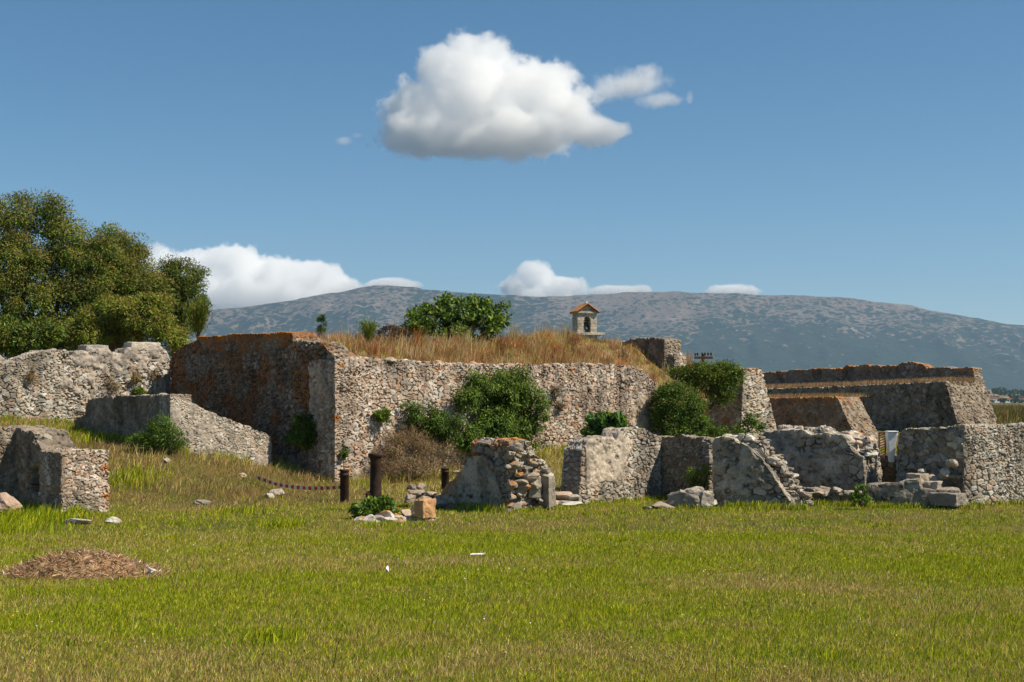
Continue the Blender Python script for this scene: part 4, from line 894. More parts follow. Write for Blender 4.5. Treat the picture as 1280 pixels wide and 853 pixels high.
bush('leafy_plant', 'yellow green plant growing in the corner of the shaded rubble wall', 'plant', [(866, 597, 7, 10, 0), (880, 592, 8, 12, 0), (872, 606, 12, 6, 0)], 30.3, .5, rs, 36, 36, .08, .10, .14, (G_LIME, G_OLIVE, G_MID), (3, 4, 3), base=P(872, 620, 30.3), up=.9)
bush('leafy_plant', 'green tuft on the long left wall above the low wall', 'plant', [(173, 490, 10, 4, 0)], LA[1] + UR[1] * along(LA, UR, 173) - .12, .6, rs, 16, 40, .07, .07, .4, (G_LIME, G_MID), (3, 4), base=P(173, 494, LA[1] + UR[1] * along(LA, UR, 173)), up=.5)
for k, (px, py, s) in enumerate([(40, 466, 9), (167, 470, 7), (143, 478, 8), (192, 465, 6)]):
    Yw = LA[1] + UR[1] * along(LA, UR, px) - .06
    bush('dry_tuft', ['straw coloured tuft farthest left on the long wall', 'straw coloured tuft on the long wall below the larger pale block', 'straw coloured tuft on the long wall between the two others', 'straw coloured tuft on the long wall nearest the bastion'][k], 'dry grass tuft', [(px, py, s, s * 1.2, 0)], Yw, .4, rs, 14, 45, .08, .13, .08, ((.30, .19, .09), (.22, .14, .06), G_OLIVE), (4, 3, 2), base=P(px, py, Yw + .05), up=-.2, group='dry tufts on the long wall')
# ------------------------------------------------------------------ grass
rs = np.random.default_rng(31)
LG, LM, LL, LS, LB = (0.18, 0.26, 0.010), (0.34, 0.39, 0.016), (0.54, 0.54, 0.03), (0.74, 0.58, 0.22), (0.46, 0.31, 0.11)
def grass_cols(x, y, n):
    dm = grass_mix(x, y); r = rs.random(n) < np.clip(dm - .02 + 0.10 * rs.normal(size=n), .05, .9)
    g = pick((LG, LM, LL), (3, 5, 3), n, rs); s = pick((LS, LB, (0.33, 0.27, 0.10)), (4, 4, 3), n, rs)
    br = pick(((.44, .31, .15), (.33, .215, .10), (.24, .155, .075)), (3, 4, 3), n, rs); hk_ = (sst(29.5, 32.5, y) * sst(-2, -6, x) > rs.random(n))[:, None]
    s = np.where(hk_, br, s)
    return np.where(r[:, None], s, g), dm
def scatter(n, y0, y1, m=0.40, pad=2.5, power=1.0):
    u = rs.random(n); y = (y0 ** power + u * (y1 ** power - y0 ** power)) ** (1 / power)
    x = (rs.random(n) * 2 - 1) * (m * y + pad); return x, y
N = 460000
x, y = scatter(N, 9.5, 50, power=1.1)
xn, yn = scatter(620000, 10.2, 24, power=.8); x, y = np.r_[x, xn], np.r_[y, yn]; N = len(x)
cols, dm = grass_cols(x, y, N)
hillk = sst(29.5, 32.5, y) * sst(-2, -6, x)
h = rs.uniform(.025, .065, N) * (1 + 0.5 * fbm2(x * .9, y * .9, 3, 41)) * (1 + y * .012)
h = h * (1 + hillk * (0.5 + 1.7 * np.clip(fbm2(x * .7, y * .7, 3, 42) + .2, 0, 1)) + 1.0 * sst(33, 36, y) * (1 - hillk))
wd = rs.uniform(.005, .010, N) * (.6 + y / 22)
o = blades('lawn_grass', x, y, ground_z(x, y) - .005, h, wd, cols, rs, lean=.85); tag(o, 'short mown grass of the lawn, green with straw coloured patches', 'grass', kind='stuff')
# taller stalks, weeds in the lawn and unmown grass at the foot of the walls
px_, py_, ph_, pc_ = [], [], [], []
def tuft(cx, cy, n, r, h, cols, wts):
    a = rs.normal(size=(n, 2)) * r; px_.append(cx + a[:, 0]); py_.append(cy + a[:, 1]); ph_.append(h * rs.uniform(.4, 1.15, n)); pc_.append(pick(cols, wts, n, rs))
for k in range(230):
    X_, Y_ = scatter(1, 11, 29); f = rs.random(); tuft(X_[0], Y_[0], int(rs.integers(20, 90)), rs.uniform(.05, .2), rs.uniform(.05, .11), (LG, LM, LL), (5, 4, 2))
for px, py, n, r, h in [(342, 802, 260, .16, .17), (770, 768, 160, .13, .14), (1195, 778, 120, .12, .12), (1035, 825, 100, .08, .12), (355, 660, 300, .22, .2), (30, 655, 900, .5, .3), (10, 668, 500, .4, .25), (165, 600, 700, .4, .28), (110, 548, 600, .6, .3), (160, 540, 500, .5, .3), (60, 540, 500, .6, .25), (80, 648, 200, .3, .18), (300, 640, 260, .4, .2), (1090, 722, 200, .5, .12), (480, 660, 200, .25, .12)]:
    Yp = EYE * FOC / (py - HOR) if py > 628 else {600: 33.5, 548: 38.5, 540: 39.5}[py]
    tuft(PX(px, Yp), Yp, n, r, h, (LG, LM, LL), (4, 5, 3))
def foot(A, d, L, n, h, off=.12, sp=.10, cols=(LG, LM, LL, LS), wts=(5, 4, 2, 1.5)):
    d = unit(d); nrm = np.array((d[1], -d[0])); t = rs.random(n) * L; o_ = off + np.abs(rs.normal(0, sp, n))
    dens = fbm2(t * 1.2, t * 0 + A[0], 3, 44) > -.25; t, o_ = t[dens], o_[dens]
    px_.append(A[0] + d[0] * t + nrm[0] * o_); py_.append(A[1] + d[1] * t + nrm[1] * o_); ph_.append(h * rs.uniform(.35, 1.2, len(t))); pc_.append(pick(cols, wts, len(t), rs))
foot(C9, D1, 2.0, 900, .2); foot(E9 - np.array((0, 1.3)), D2, 2.6, 800, .16); foot(A9, UR, 2.6, 500, .14); foot(c50, -UL, 2.5, 900, .2); foot(C5, UR, 1.3, 300, .12); foot(H9, (0.97, -.24), 2.3, 600, .16); foot(G9a, D3, 4, 700, .16)
foot(BC, UR, 1.1, 400, .2); foot(BC + UL * 3, -UL, 3, 700, .22); foot(KC, UR, 3.4, 700, .28); foot(KC + UL * 5.5, -UL, 5.5, 1500, .3); foot(FC, UR, 12, 3000, .32, sp=.4, cols=(LG, LM, LL, LS, LB), wts=(3, 4, 2, 4, 3)); foot(A2, -UL, tL, 1800, .25, cols=(LM, LS, LB), wts=(2, 4, 4)); foot(LA, UR, 9, 1600, .22)
foot(np.array((2.0, 28.9)), (1, 0), 3.2, 500, .15)
x, y, h, c = np.concatenate(px_), np.concatenate(py_), np.concatenate(ph_), np.concatenate(pc_)
o = blades('tall_grass', x, y, ground_z(x, y) - .01, h, rs.uniform(.006, .013, len(x)) * (.6 + y / 28), c, rs, lean=.4, seg=2); tag(o, 'taller green grass in tufts on the lawn and at the foot of the ruins', 'grass', kind='stuff')
# single tall stalks leaning over the lawn
n = 420; x, y = scatter(n, 11, 27); c = pick((LG, (0.10, .09, .03), LS), (4, 3, 3), n, rs)
o = blades('grass_stalks', x, y, ground_z(x, y), rs.uniform(.15, .42, n), np.full(n, .006) * (.7 + y / 30), c, rs, lean=.6, seg=2, wind=(.45, .1)); tag(o, 'thin tall stalks standing over the mown lawn', 'grass', kind='stuff')
# dry unmown grass on the slope
n = 26000; x = rs.uniform(-14, 0, n); y = rs.uniform(30.3, 41, n); k = (fbm2(x * .55, y * .55, 3, 46) > .02) & (ground_z(x, y) > .03); x, y = x[k], y[k]; n = len(x)
c = pick((LS, LB, (.30, .19, .10), LM), (4, 4, 4, 1), n, rs)
o = blades('slope_grass', x, y, ground_z(x, y) - .01, rs.uniform(.12, .34, n), rs.uniform(.007, .014, n), c, rs, lean=.4, seg=2, mat=STRAW); tag(o, 'dry straw coloured grass on the slope before the bastion', 'grass', kind='stuff')
# the bastion's earth top: tall dry grass, greener along the crest
from mathutils.bvhtree import BVHTree
def drop_on(obj, x, y):
    dg = [v.co[:] for v in obj.data.vertices]; fs = [tuple(p.vertices) for p in obj.data.polygons]; off = Vector(obj.parent.location) if obj.parent else Vector()
    t = BVHTree.FromPolygons(dg, fs); z = np.full(len(x), np.nan)
    for i in range(len(x)):
        r = t.ray_cast(Vector((x[i], y[i], 50)), Vector((0, 0, -1)))
        if r[0] is not None: z[i] = r[0].z
    return z
nR = np.array((UR[1], -UR[0]))
def bank_pts(n, umin, umax, w0, w1):
    u = rs.uniform(umin, umax, n); w = w0 + (w1 - w0) * rs.random(n) ** 1.3
    x = FC[0] + UR[0] * u - nR[0] * w; y = FC[1] + UR[1] * u - nR[1] * w; z = drop_on(bank, x, y); k = ~np.isnan(z); return x[k], y[k], z[k], u[k], w[k]
x, y, z, u, w = bank_pts(70000, .3, 25, .35, 7.5); n = len(x)
cl = fbm2(u * .9, w * .9, 3, 51); gr = fbm2(u * .5, w * .5, 3, 52)
c = pick(((.50, .34, .14), (.38, .22, .10), (.25, .145, .07), (.58, .43, .20)), (4, 3, 2, 4), n, rs)
org = (fbm2(u * 1.4, w * 1.4, 3, 53) + .35 * sst(5, 12, u) > .32) & (rs.random(n) < .6); c[org] = pick(((.42, .18, .045), (.36, .14, .04)), (1, 1), org.sum(), rs)
grn = (gr + .25 * sst(2, 5, w) + .15 * sst(5.5, 4, np.abs(u - 6)) > .02) & (rs.random(n) < .75); c[grn] = pick((LM, LL, (.20, .20, .05)), (3, 3, 3), grn.sum(), rs)
h = rs.uniform(.10, .30, n) * (1 + .9 * np.clip(cl, -.4, .6)) * np.where(grn, .55, 1) * (1 - .35 * sst(3.5, 6.5, w)); h = h * (1 + .4 * sst(6.5, 9, u) - .3 * sst(13, 15, u))
o = blades('dry_grass', x, y, z - .02, h, rs.uniform(.008, .018, n), c, rs, lean=.55, seg=2, mat=STRAW, wind=(.1, -.1)); tag(o, 'tall golden dry grass on the earth top of the bastion', 'grass', kind='stuff')
x, y, z, u, w = bank_pts(1100, .3, 22, .3, 7.0); k = rs.integers(25, 75, len(x)); i_ = np.repeat(np.arange(len(x)), k); n = len(i_)
hk = rs.uniform(.28, .60, len(x)) * (1 + .9 * (rs.random(len(x)) < .18)) * (1 - .3 * sst(13, 15, u)) * (1 - .45 * sst(4, 6.5, w)) * (1 - .25 * sst(4, 2, u))
ck = pick(((.52, .36, .15), (.40, .22, .09), (.28, .15, .07), (.60, .45, .21), (.42, .17, .045)), (4, 3, 2, 4, 1.6), len(x), rs)
a_ = rs.normal(size=(n, 2)) * .11
o = blades('grass_tussocks', x[i_] + a_[:, 0], y[i_] + a_[:, 1], z[i_] - .03, hk[i_] * rs.uniform(.5, 1.1, n), rs.uniform(.008, .016, n), np.clip(ck[i_] * (1 + .2 * rs.normal(size=(n, 1))), .01, .8), rs, lean=.62, seg=2, mat=STRAW, wind=(.22, -.05)); tag(o, 'ragged tussocks of golden and rust coloured grass on the bastion top', 'grass', kind='stuff')
# rough grass beyond the far bastion and on its terrace
n = 46000; y = rs.uniform(62, 112, n); x = (.28 + .55 * rs.random(n) ** 1.6) * y; c = pick(((.16, .15, .04), (.23, .16, .07), (.11, .13, .03), (.30, .21, .10)), (4, 4, 3, 2), n, rs)
o = blades('rough_grass', x, y, ground_z(x, y) - .02, rs.uniform(.2, .6, n), rs.uniform(.02, .05, n), c, rs, lean=.35, seg=2, mat=STRAW); tag(o, 'rough brownish green grass on the rise beyond the far bastion', 'grass', kind='stuff')
n = 16000; t = rs.uniform(0, 12.2, n); w = rs.uniform(.25, 2.35, n); z = np.interp(t, [0, 3, 6, 9, 12.2], [2.55, 2.58, 2.66, 2.76, 2.86]); x = q0[0] - UL[0] * t + UR[0] * w; y = q0[1] - UL[1] * t + UR[1] * w
o = blades('terrace_grass', x, y, z, rs.uniform(.10, .30, n), rs.uniform(.015, .03, n), pick(((.42, .28, .15), (.34, .21, .11), (.50, .36, .2)), (4, 5, 2), n, rs), rs, lean=.4, mat=STRAW); tag(o, 'dry straw grass on the terrace of the far right bastion', 'grass', kind='stuff')
n = 5000; t = rs.uniform(0, 6.5, n); w = rs.uniform(.15, 2.2, n); x = i0[0] - UL[0] * t + UR[0] * w; y = i0[1] - UL[1] * t + UR[1] * w; z = np.interp(t, [0, 6.5], [2.10, 2.20])
o = blades('redoubt_grass', x, y, z, rs.uniform(.06, .24, n), rs.uniform(.012, .022, n), pick(((.42, .28, .15), (.34, .21, .11), (.20, .24, .03)), (4, 4, 1.2), n, rs), rs, lean=.4, mat=STRAW); tag(o, 'dry and green grass on top of the low redoubt', 'grass', kind='stuff')
# flowers of the lawn
for nm, lab, colr, n in (('white_flowers', 'tiny white and lilac flowers sprinkled over the lawn', ((.75, .72, .70), (.55, .45, .60)), 150), ('yellow_flowers', 'tiny yellow flowers sprinkled over the lawn', ((.70, .50, .03), (.65, .55, .08)), 190)):
    x, y = scatter(n, 11, 28); k = rs.integers(0, n, n * 3); X3 = x[k % (n // 3 + 1)] + rs.normal(0, .35, n * 3); Y3 = y[k % (n // 3 + 1)] + rs.normal(0, .5, n * 3); m = n * 3
    p = np.stack([X3, Y3, ground_z(X3, Y3) + rs.uniform(.05, .09, m)], 1)
    o = leaves(nm, p, rs.normal(size=(m, 3)) * [1, 1, .4], np.full(m, .022), .9, pick(colr, (2, 1), m, rs), rs); tag(o, lab, 'flowers', kind='stuff')
# ------------------------------------------------------------------ belfry, posts, tape, small things
def lathe(name, prof_, mat, parent=None, n=20, loc=(0, 0, 0)):
    a = np.linspace(0, 2 * np.pi, n, endpoint=False); V = np.concatenate([np.stack([r * np.cos(a), r * np.sin(a), np.full(n, z)], 1) for r, z in prof_]) + np.array(loc)
    m = len(prof_); i = np.arange(m - 1)[:, None] * n; j = np.arange(n)[None]; jn = (j + 1) % n
    F = np.stack([(i + j).ravel(), (i + jn).ravel(), (i + n + jn).ravel(), (i + n + j).ravel()], 1)
    V = np.concatenate([V, [[loc[0], loc[1], loc[2] + prof_[-1][1]]]]); top = (m - 1) * n
    F2 = np.stack([top + np.arange(n), top + (np.arange(n) + 1) % n, np.full(n, len(V) - 1)], 1)
    return link(name, mesh_np(name, V, [F, F2]), mat, parent)
def prism(name, outline, y0, y1, M, mat, parent, bev=0.0):
    """an upright outline (x, z) given thickness from y0 to y1, placed by matrix M"""
    bm = bmesh.new(); vs_ = [bm.verts.new((x, y0, z)) for x, z in outline]; f = bm.faces.new(vs_)
    ex = bmesh.ops.extrude_face_region(bm, geom=[f]); bmesh.ops.translate(bm, vec=(0, y1 - y0, 0), verts=[v for v in ex['geom'] if isinstance(v, bmesh.types.BMVert)])
    bmesh.ops.recalc_face_normals(bm, faces=bm.faces[:])
    if bev: bmesh.ops.bevel(bm, geom=bm.edges[:], offset=bev, segments=1, affect='EDGES')
    bm.transform(M); me = bpy.data.meshes.new(name); bm.to_mesh(me); bm.free()
    return link(name, me, mat, parent)
def boxp(name, x0, x1, y0, y1, z0, z1, M, mat, parent, bev=0.012): return prism(name, [(x0, z0), (x1, z0), (x1, z1), (x0, z1)], y0, y1, M, mat, parent, bev)

YB = 75.0; bc = P(735, 416, YB)
bm_, nt, b = new_mat('belfry_stone'); p = pos(nt)
br_ = nt.nodes.new('ShaderNodeTexBrick'); br_.inputs['Scale'].default_value = 1.0; br_.inputs['Brick Width'].default_value = .34; br_.inputs['Row Height'].default_value = .15; br_.inputs['Mortar Size'].default_value = .012
br_.inputs['Color1'].default_value = (.62, .57, .48, 1); br_.inputs['Color2'].default_value = (.50, .455, .38, 1); br_.inputs['Mortar'].default_value = (.34, .30, .24, 1)
sx = nt.nodes.new('ShaderNodeSeparateXYZ'); lk(nt, p, sx.inputs[0]); ax = nd(nt, 'ShaderNodeMath', operation='ADD'); lk(nt, sx.outputs[0], ax.inputs[0]); lk(nt, sx.outputs[1], ax.inputs[1])
cb = nt.nodes.new('ShaderNodeCombineXYZ'); lk(nt, ax.outputs[0], cb.inputs[0]); lk(nt, sx.outputs[2], cb.inputs[1]); lk(nt, cb.outputs[0], br_.inputs['Vector'])
st_ = ramp_n(nt, noise_n(nt, 5, 5, .7, p), [(.35, (.55, .5, .45)), (.6, (1.1, 1.08, 1.05))])
lk(nt, mix_n(nt, 1.0, br_.outputs['Color'], st_, 'MULTIPLY'), b.inputs['Base Color']); bump_n(nt, b, br_.outputs['Fac'], -.5, .02)
k = YB / FOC
bel = thing('belfry', 'small gabled stone belfry with an orange tiled roof and a bell in its arch', 'belfry', bc)
M = Matrix.Translation((bc[0] - 1.0 * k, bc[1], bc[2])) @ Matrix.Rotation(R(16), 4, 'Z')
hw_, hh = 12.6 * k, 24 * k; dp = 21 * k
aw = 4.6 * k; asp = 15 * k
arc = [(aw * math.cos(t), asp + aw * 1.15 * math.sin(t)) for t in np.linspace(math.pi, 0, 11)]
body = prism('body', [(-hw_, 0), (-aw, 0)] + arc + [(aw, 0), (hw_, 0), (hw_, hh), (-hw_, hh)], 0, dp, M, bm_, bel)
boxp('plinth', -hw_ - .1, hw_ + .42, -.14, dp + .1, -.14, 0.0, M, bm_, bel)
boxp('pier', -hw_ - .02, hw_ + .02, -.02, dp + .02, -4.6, -.14, M, bm_, bel)
boxp('cornice', -hw_ - .09, hw_ + .09, -.09, dp + .09, hh + .001, hh + .10, M, bm_, bel)
gz0 = hh + .10
prism('pediment', [(-hw_ - .02, gz0 + .001), (hw_ + .02, gz0 + .001), (0, gz0 + 8.3 * k)], 0.0, dp, M, bm_, bel)
tile = mat_plain('roof_tile', (.44, .20, .075), .9, .15, .45, 6, bump=.6)
rz_ = gz0 + 9.0 * k; e = hw_ + .10
slope = []
for s in (-1, 1):
    bmr = bmesh.new(); n = 9; L = dp + .3
    for i in range(n):                                                # rows of barrel tiles running down each side
        y0 = -.15 + L * i / n; w = L / n
        prev = None
        for t in np.linspace(0, math.pi, 5):
            dy = w * .5 * (1 - math.cos(t)); dz = .05 * math.sin(t)
            a = bmr.verts.new((0, y0 + dy, rz_ + dz + .03)); b2 = bmr.verts.new((s * e, y0 + dy, gz0 + dz - .02)); a2 = bmr.verts.new((0, y0 + dy, rz_ - .03)); b3 = bmr.verts.new((s * e, y0 + dy, gz0 - .075))
            if prev: bmr.faces.new((prev[0], a, b2, prev[1])); bmr.faces.new((prev[1], b2, b3, prev[3])); bmr.faces.new((prev[3], b3, a2, prev[2]))
            prev = (a, b2, a2, b3)
    bmesh.ops.recalc_face_normals(bmr, faces=bmr.faces[:]); bmr.transform(M); me = bpy.data.meshes.new('roof_slope'); bmr.to_mesh(me); bmr.free(); link('roof_slope', me, tile, bel)
fin = M @ Vector((0, .12, rz_)); lathe('finial', [(.10, -.02), (.10, .06), (.05, .1), (.05, .14), (.01, .17)], bm_, bel, 8, fin)
bronze = mat_plain('green_bronze', (.045, .07, .05), .6, .4, .4, 12, metal=.6)
bl = M @ Vector((0, dp * .3, 0)); bell = lathe('bell', [(.20, .18), (.185, .24), (.13, .36), (.115, .50), (.09, .56), (.03, .6)], bronze, bel, 16, bl)
lathe('clapper', [(.03, .12), (.04, .16), (.012, .2), (.012, .4)], bronze, bell, 8, bl)
cb_ = M @ Vector((0, dp * .3, asp + .02)); tubes('bell_yoke', [([M @ Vector((-aw - .03, dp * .3, .66)), M @ Vector((aw + .03, dp * .3, .66))], (.035, .035))], TWIG, bel, 6)

# utility pole far behind
YU = 95.0; kk = YU / FOC; ux, uz = PX(879, YU), PZ(447, YU)
wood = mat_plain('weathered_wood', (.17, .10, .07), .95, .1, .35, 14)
up = thing('utility_pole', 'wooden utility pole with a crossarm of insulators showing above the green scrub', 'utility pole', (ux, YU, gz(ux, YU)))
tubes('pole', [([(ux, YU, gz(ux, YU) - .3), (ux, YU, uz + .02), (ux, YU, uz + .25)], (.14, .11))], wood, up, 10)
arm = boxp('crossarm', -.62, .62, -.06, .06, -.10, .06, Matrix.Translation((ux, YU - .17, uz)) @ Matrix.Rotation(R(-8), 4, 'Z'), wood, up)
glass = mat_plain('dark_insulator', (.035, .03, .03), .35, .5, .2, 10)
for q in (-.55, -.40, -.08, .10, .30, .50):
    c = Matrix.Translation((ux, YU - .17, uz)) @ Matrix.Rotation(R(-8), 4, 'Z') @ Vector((q, 0, .06))
    lathe('insulator', [(.022, 0), (.022, .08), (.065, .10), (.06, .17), (.07, .19), (.045, .27), (.01, .29)], glass, arm, 10, c)

# rusty iron posts: old gun barrels set upright
iron, nt, b = new_mat('rusted_iron'); p = pos(nt)
lk(nt, ramp_n(nt, noise_n(nt, 7, 6, .7, p), [(.3, (.022, .016, .014)), (.55, (.055, .030, .022)), (.75, (.12, .055, .03))]), b.inputs['Base Color']); b.inputs['Roughness'].default_value = .7; b.inputs['Metallic'].default_value = .3; bump_n(nt, b, noise_n(nt, 40, 5, .7, p), .5, .008)
def iron_post(label, px, ytop, ybase, Y, r, prof_):
    x = PX(px, Y); z0 = gz(x, Y); h = PZ(ytop, Y) - z0
    t = thing('iron_post', label, 'iron post', (x, Y, z0), 'upright iron gun barrels used as posts')
    lathe('barrel', [(r * a, -.2 + (h + .2) * c if i == 0 else h * c) for i, (a, c) in enumerate(prof_)], iron, t, 22, (x, Y, z0))
    return t, x, z0, h
B1 = [(1.0, -.1), (1.0, .80), (1.08, .81), (1.08, .86), (.98, .87), (.98, .93), (1.1, .94), (1.1, .985), (1.0, 1.0), (.72, 1.0), (.68, .93), (.3, .93)]
iron_post('short rusted iron post where the striped tape ends', 430.5, 587, 622, 32.0, .10, B1)
t2_, x2, z2, h2 = iron_post('tallest rusted iron post with a flared rim and a stub on its left', 469.5, 567, 632, 29.0, .115, [(1.12, -.1), (1.08, .25), (1.0, .5), (.95, .86), (1.0, .87), (1.0, .90), (1.15, .93), (1.34, .95), (1.34, .985), (1.28, 1.0), (.62, 1.0), (.6, .9), (.2, .9)])
tubes('trunnion', [([(x2, 29.0, z2 + h2 * .28), (x2 - .13, 28.96, z2 + h2 * .28), (x2 - .20, 28.95, z2 + h2 * .28)], (.075, .06))], iron, t2_, 12)
lathe('trunnion_cap', [(.06, 0), (.05, .01), (.01, .015)], iron, t2_, 10, (x2 - .2, 28.95, z2 + h2 * .28))
iron_post('iron post half hidden behind the lichen topped ruin', 556.5, 585, 610, 35.0, .095, B1)

# red and white tape
ta, tb = P(319, 603, 34.6), P(427, 606, 32.0); ta[2] = gz(ta[0], ta[1]) + .10; tb[2] = gz(tb[0], tb[1]) + .34
n = 30; tt = np.linspace(0, 1, n + 1); pts = ta[None] * (1 - tt[:, None]) + tb[None] * tt[:, None]; pts[:, 2] -= .10 * np.sin(np.pi * tt)
pts[:, 2] = np.maximum(pts[:, 2], ground_z(pts[:, 0], pts[:, 1]) + .16)
tw = .35 * np.sin(tt * 5); sd = np.stack([.3 * np.sin(tw), -.35 + np.sin(tw) * .5, np.cos(tw)], 1) * .042
V = np.stack([pts - sd, pts + sd, pts + sd + [0, .002, 0], pts - sd + [0, .002, 0]], 1).reshape(-1, 3)
i = np.arange(n)[:, None] * 4; F = np.concatenate([i + np.array([[0, 4, 5, 1]]), i + np.array([[2, 6, 7, 3]])])
me = mesh_np('barrier_tape', V, F, smooth=False); me.materials.append(mat_plain('white_plastic', (.78, .76, .72), .4, .4, .03)); me.materials.append(mat_plain('red_plastic', (.55, .035, .03), .4, .4, .05))
me.polygons.foreach_set('material_index', np.tile(np.arange(n) % 2, 2).astype(np.int32))
o = link('barrier_tape', me); tag(o, 'red and white striped barrier tape strung over the slope to the short iron post', 'barrier tape')

# white chute and rusty grille by the opening
white = mat_plain('white_plaster', (.80, .80, .80), .6, .3, .06, 6)
Yc = 31.3
def qx(px): return PX(px, Yc)
ch = thing('white_chute', 'white tapering chute standing between the ruined walls above the opening', 'chute', P(1114, 578, Yc))
sec = [(1111.5, 1119.5, 578, .08), (1110, 1119, 565, .09), (1108.5, 1120, 550, .11), (1108, 1121, 543, .12), (1108.5, 1120.5, 540, .11)]
V, F = [], []
for l, r, y, d in sec:
    # the chute narrows and leans left downwards
    V += [(qx(l + (578 - y) * .0), Yc - d, PZ(y, Yc)), (qx(r - (y - 540) * .07), Yc - d, PZ(y, Yc)), (qx(r - (y - 540) * .07), Yc + d, PZ(y, Yc)), (qx(l), Yc + d, PZ(y, Yc))]
for q in range(len(sec) - 1):
    for s in range(4): F.append([q * 4 + s, q * 4 + (s + 1) % 4, q * 4 + 4 + (s + 1) % 4, q * 4 + 4 + s])
F.append([len(V) - 4, len(V) - 3, len(V) - 2, len(V) - 1]); F.append([3, 2, 1, 0])
bmc = bmesh.new(); vv = [bmc.verts.new(v) for v in V]; [bmc.faces.new([vv[i] for i in f]) for f in F]; bmesh.ops.recalc_face_normals(bmc, faces=bmc.faces[:])
bmesh.ops.bevel(bmc, geom=bmc.edges[:], offset=.015, segments=2, affect='EDGES'); me = bpy.data.meshes.new('body'); bmc.to_mesh(me); bmc.free(); link('body', me, white, ch)
boxp('rim', qx(1107.6), qx(1121.2), -.15, .15, PZ(540, Yc), PZ(539, Yc), Matrix.Translation((0, Yc, 0)), white, ch)
gr_ = thing('rusty_grille', 'rusty brown iron grille leaning beside the white chute', 'grille', P(1103, 568, 31.6))
rust_m = mat_plain('rust_brown', (.13, .06, .045), .85, .2, .3, 20)
Yg_ = 31.6
fr = [([P(a, 570, Yg_), P(a, 541, Yg_)], (.018, .018)) for a in (1099, 1107)]; tubes('frame', fr + [([P(1099, y, Yg_), P(1107, y, Yg_)], (.018, .018)) for y in (541, 570)], rust_m, gr_, 6)
for y in np.arange(544, 570, 3.2): tubes('bar', [([P(1099, y + 1, Yg_), P(1107, y - 2, Yg_)], (.012, .012))], rust_m, gr_, 5)

# heap of hay and clippings on the lawn
mx0, my0 = PX(108, 18.6), 18.6
gx_, gy_ = np.meshgrid(np.linspace(-1.35, 1.35, 90), np.linspace(-.8, .8, 50)); rr = np.sqrt((gx_ / 1.25) ** 2 + (gy_ / .62) ** 2) + .22 * fbm2(gx_ * 1.6, gy_ * 1.6, 3, 91)
hz_ = .25 * sst(1.05, .25, rr) * (1 + .35 * fbm2(gx_ * 2.5, gy_ * 2.5, 3, 92)) * np.interp(gx_, [-1.3, -.2, .5, 1.3], [.6, 1.1, .9, .45]) - .03
Xh, Yh = mx0 + gx_, my0 + gy_; Zh = ground_z(Xh, Yh) + hz_
ii = (np.arange(49)[:, None] * 90 + np.arange(89)[None]).ravel()
hay = thing('clippings_heap', 'low heap of dried brown grass clippings on the lawn at the left', 'hay heap', (mx0, my0, gz(mx0, my0)))
link('core', mesh_np('core', np.stack([Xh, Yh, Zh], 2).reshape(-1, 3), np.stack([ii, ii + 1, ii + 91, ii + 90], 1)), mat_plain('dead_grass_mat', (.33, .21, .115), 1, .1, .45, 12, bump=.8), hay)
rs = np.random.default_rng(77); n = 15000; k_ = rs.integers(0, 4500, n); m_ = (hz_.ravel()[k_] > -.015) | (rs.random(n) < .12); k_ = k_[m_]; n = len(k_)
p_ = np.stack([Xh.ravel()[k_], Yh.ravel()[k_], Zh.ravel()[k_]], 1) + rs.normal(size=(n, 3)) * [.03, .03, .012]
leaves('straw', p_, rs.normal(size=(n, 3)) * [1, 1, .35] + [0, 0, .25], rs.uniform(.05, .16, n), .10, pick(((.50, .33, .19), (.38, .23, .12), (.24, .14, .08), (.60, .47, .32)), (4, 4, 2, 3), n, rs), rs, STRAW, hay)
for nm, px, py, Yq, r, l in [('stone', 187, 716, 18.45, (.09, .07, .06), 'whitish stone at the right end of the clippings heap'), ('stone', 126, 718, 18.2, (.07, .06, .04), 'grey stone half buried in the front of the clippings heap')]:
    c = P(px, py, Yq); tag(rock(nm, (c[0], c[1], gz(c[0], c[1]) + r[2] * .5 + .03), r, px, pal='pale'), l, 'stone', 'loose stones in the grass')
for px, py, l in [(599, 697, 'scrap of white paper lying on the open lawn'), (484, 717, 'small white scrap standing in the grass left of the paper')]:
    Yq = EYE * FOC / (py - HOR); x = PX(px, Yq); tag(rock('litter', (x, Yq, gz(x, Yq) + .05), (.13 if px > 500 else .03, .03, .02 if px > 500 else .05), px, pal='pale', mat=white), l, 'litter')

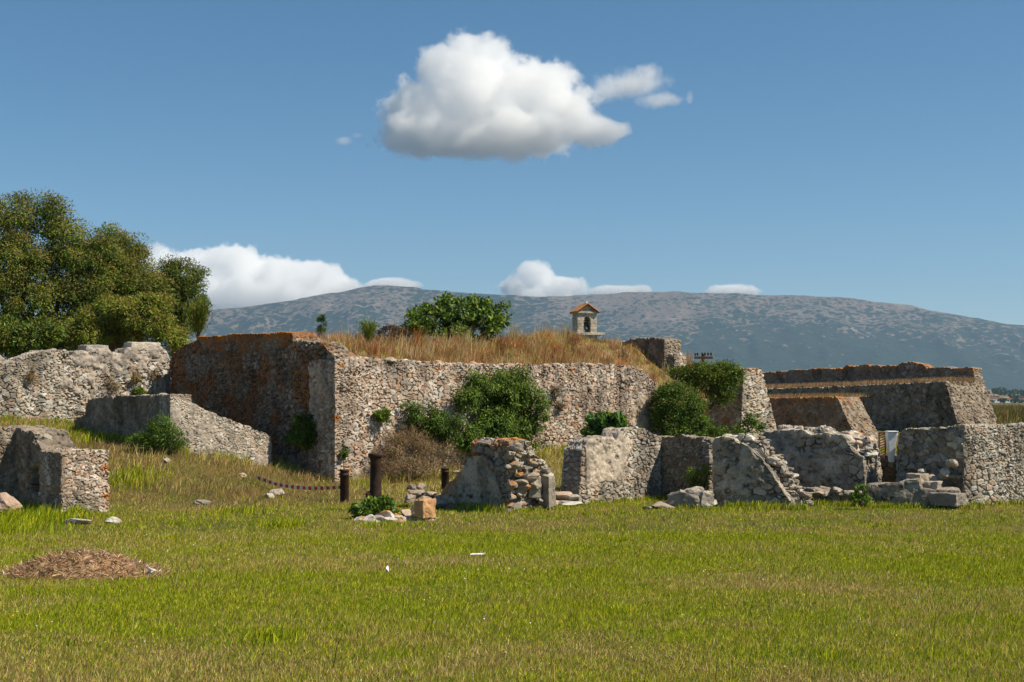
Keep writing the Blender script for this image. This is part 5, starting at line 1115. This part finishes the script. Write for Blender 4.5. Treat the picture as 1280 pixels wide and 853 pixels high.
# ------------------------------------------------------------------ the far plain: houses and trees near the foot of the mountain
rs = np.random.default_rng(88)
hw_m = mat_plain('house_white', (.72, .69, .64), .8, .2, .08, 1); hr_m = mat_plain('house_roof', (.46, .17, .10), .9, .1, .2, 1); pane = mat_plain('dark_pane', (.05, .06, .07), .2, .5, .1, 1)
HS = [(1219, 1890, 12, 4.2, 0, 'white house farthest left in the far village'), (1228, 1900, 9, 5.2, 1, 'small red roofed white house second from left in the far village'), (1238, 1880, 13, 6, 1, 'larger red roofed white house in the middle of the far village'), (1248, 1905, 11, 5.2, 1, 'red roofed white house right of the middle in the far village'), (1259, 1890, 9, 4, 1, 'low red roofed house at the right end of the far village'), (1278, 1930, 10, 5, 1, 'red roofed house at the right picture edge on the far plain')]
for px, Yh_, w, h, gab, lab in HS:
    x = PX(px, Yh_); z = gz(x, Yh_); t = thing('house', lab, 'house', (x, Yh_, z), 'houses of the far village'); M = Matrix.Translation((x, Yh_, z)) @ Matrix.Rotation(R(rs.uniform(-25, 25)), 4, 'Z')
    boxp('wall', -w / 2, w / 2, -4, 4, -1, h, M, hw_m, t, 0)
    if gab: prism('roof', [(-w / 2 - .5, h + .01), (w / 2 + .5, h + .01), (w / 2 - 1.5, h + 2.2), (-w / 2 + 1.5, h + 2.2)], -4.5, 4.5, M, hr_m, t)
    else: boxp('roof', -w / 2 - .3, w / 2 + .3, -4.3, 4.3, h + .01, h + .4, M, hw_m, t, 0)
    for q in np.linspace(-w / 2 + 2, w / 2 - 2, 3): boxp('window', q - .6, q + .6, -4.03, -3.9, h * .45, h * .45 + 1.5, M, pane, t, 0)
def far_tree(px, Yt, w, h, lab, grp):
    x = PX(px, Yt); z = gz(x, Yt); t = thing('far_tree', lab, 'tree', (x, Yt, z), grp)
    lob = [((x + rs.normal() * w * .25, Yt + rs.normal() * w * .2, z + h * rs.uniform(.45, .75)), (w * .38, w * .38, h * .3)) for _ in range(4)]
    foliage('crown', lob, 40, 14, w * .10, w * .16, .7, (G_DARK, (.05, .08, .02), G_MID), (5, 4, 1), rs, parent=t)
    tubes('trunk', [([(x, Yt, z - .5), (x, Yt, z + h * .5)], (.5, .3))], BARK, t, 6)
for px, w, h in [(1196, 16, 9), (1206, 18, 11), (1217, 15, 8), (1270, 14, 8), (1286, 18, 10), (1240, 12, 7)]: far_tree(px, 2150 + 60 * rs.random(), w, h, 'dark tree in the row behind the far village', 'trees behind the far village')
for px, w, h in [(1199, 26, 20), (1212, 22, 12), (1226, 24, 12), (1252, 26, 14), (1266, 22, 11), (1282, 26, 12)]: far_tree(px, 2650 + 120 * rs.random(), w, h, 'dark tree on the edge of the far tawny fields', 'trees by the far fields')
for px, w, h in [(1206, 10, 5), (1222, 9, 4), (1234, 10, 4), (1251, 12, 5), (1268, 11, 5), (1277, 9, 4)]: far_tree(px, 1780 + 60 * rs.random(), w, h, 'low tree in front of the far village houses', 'trees before the far village')
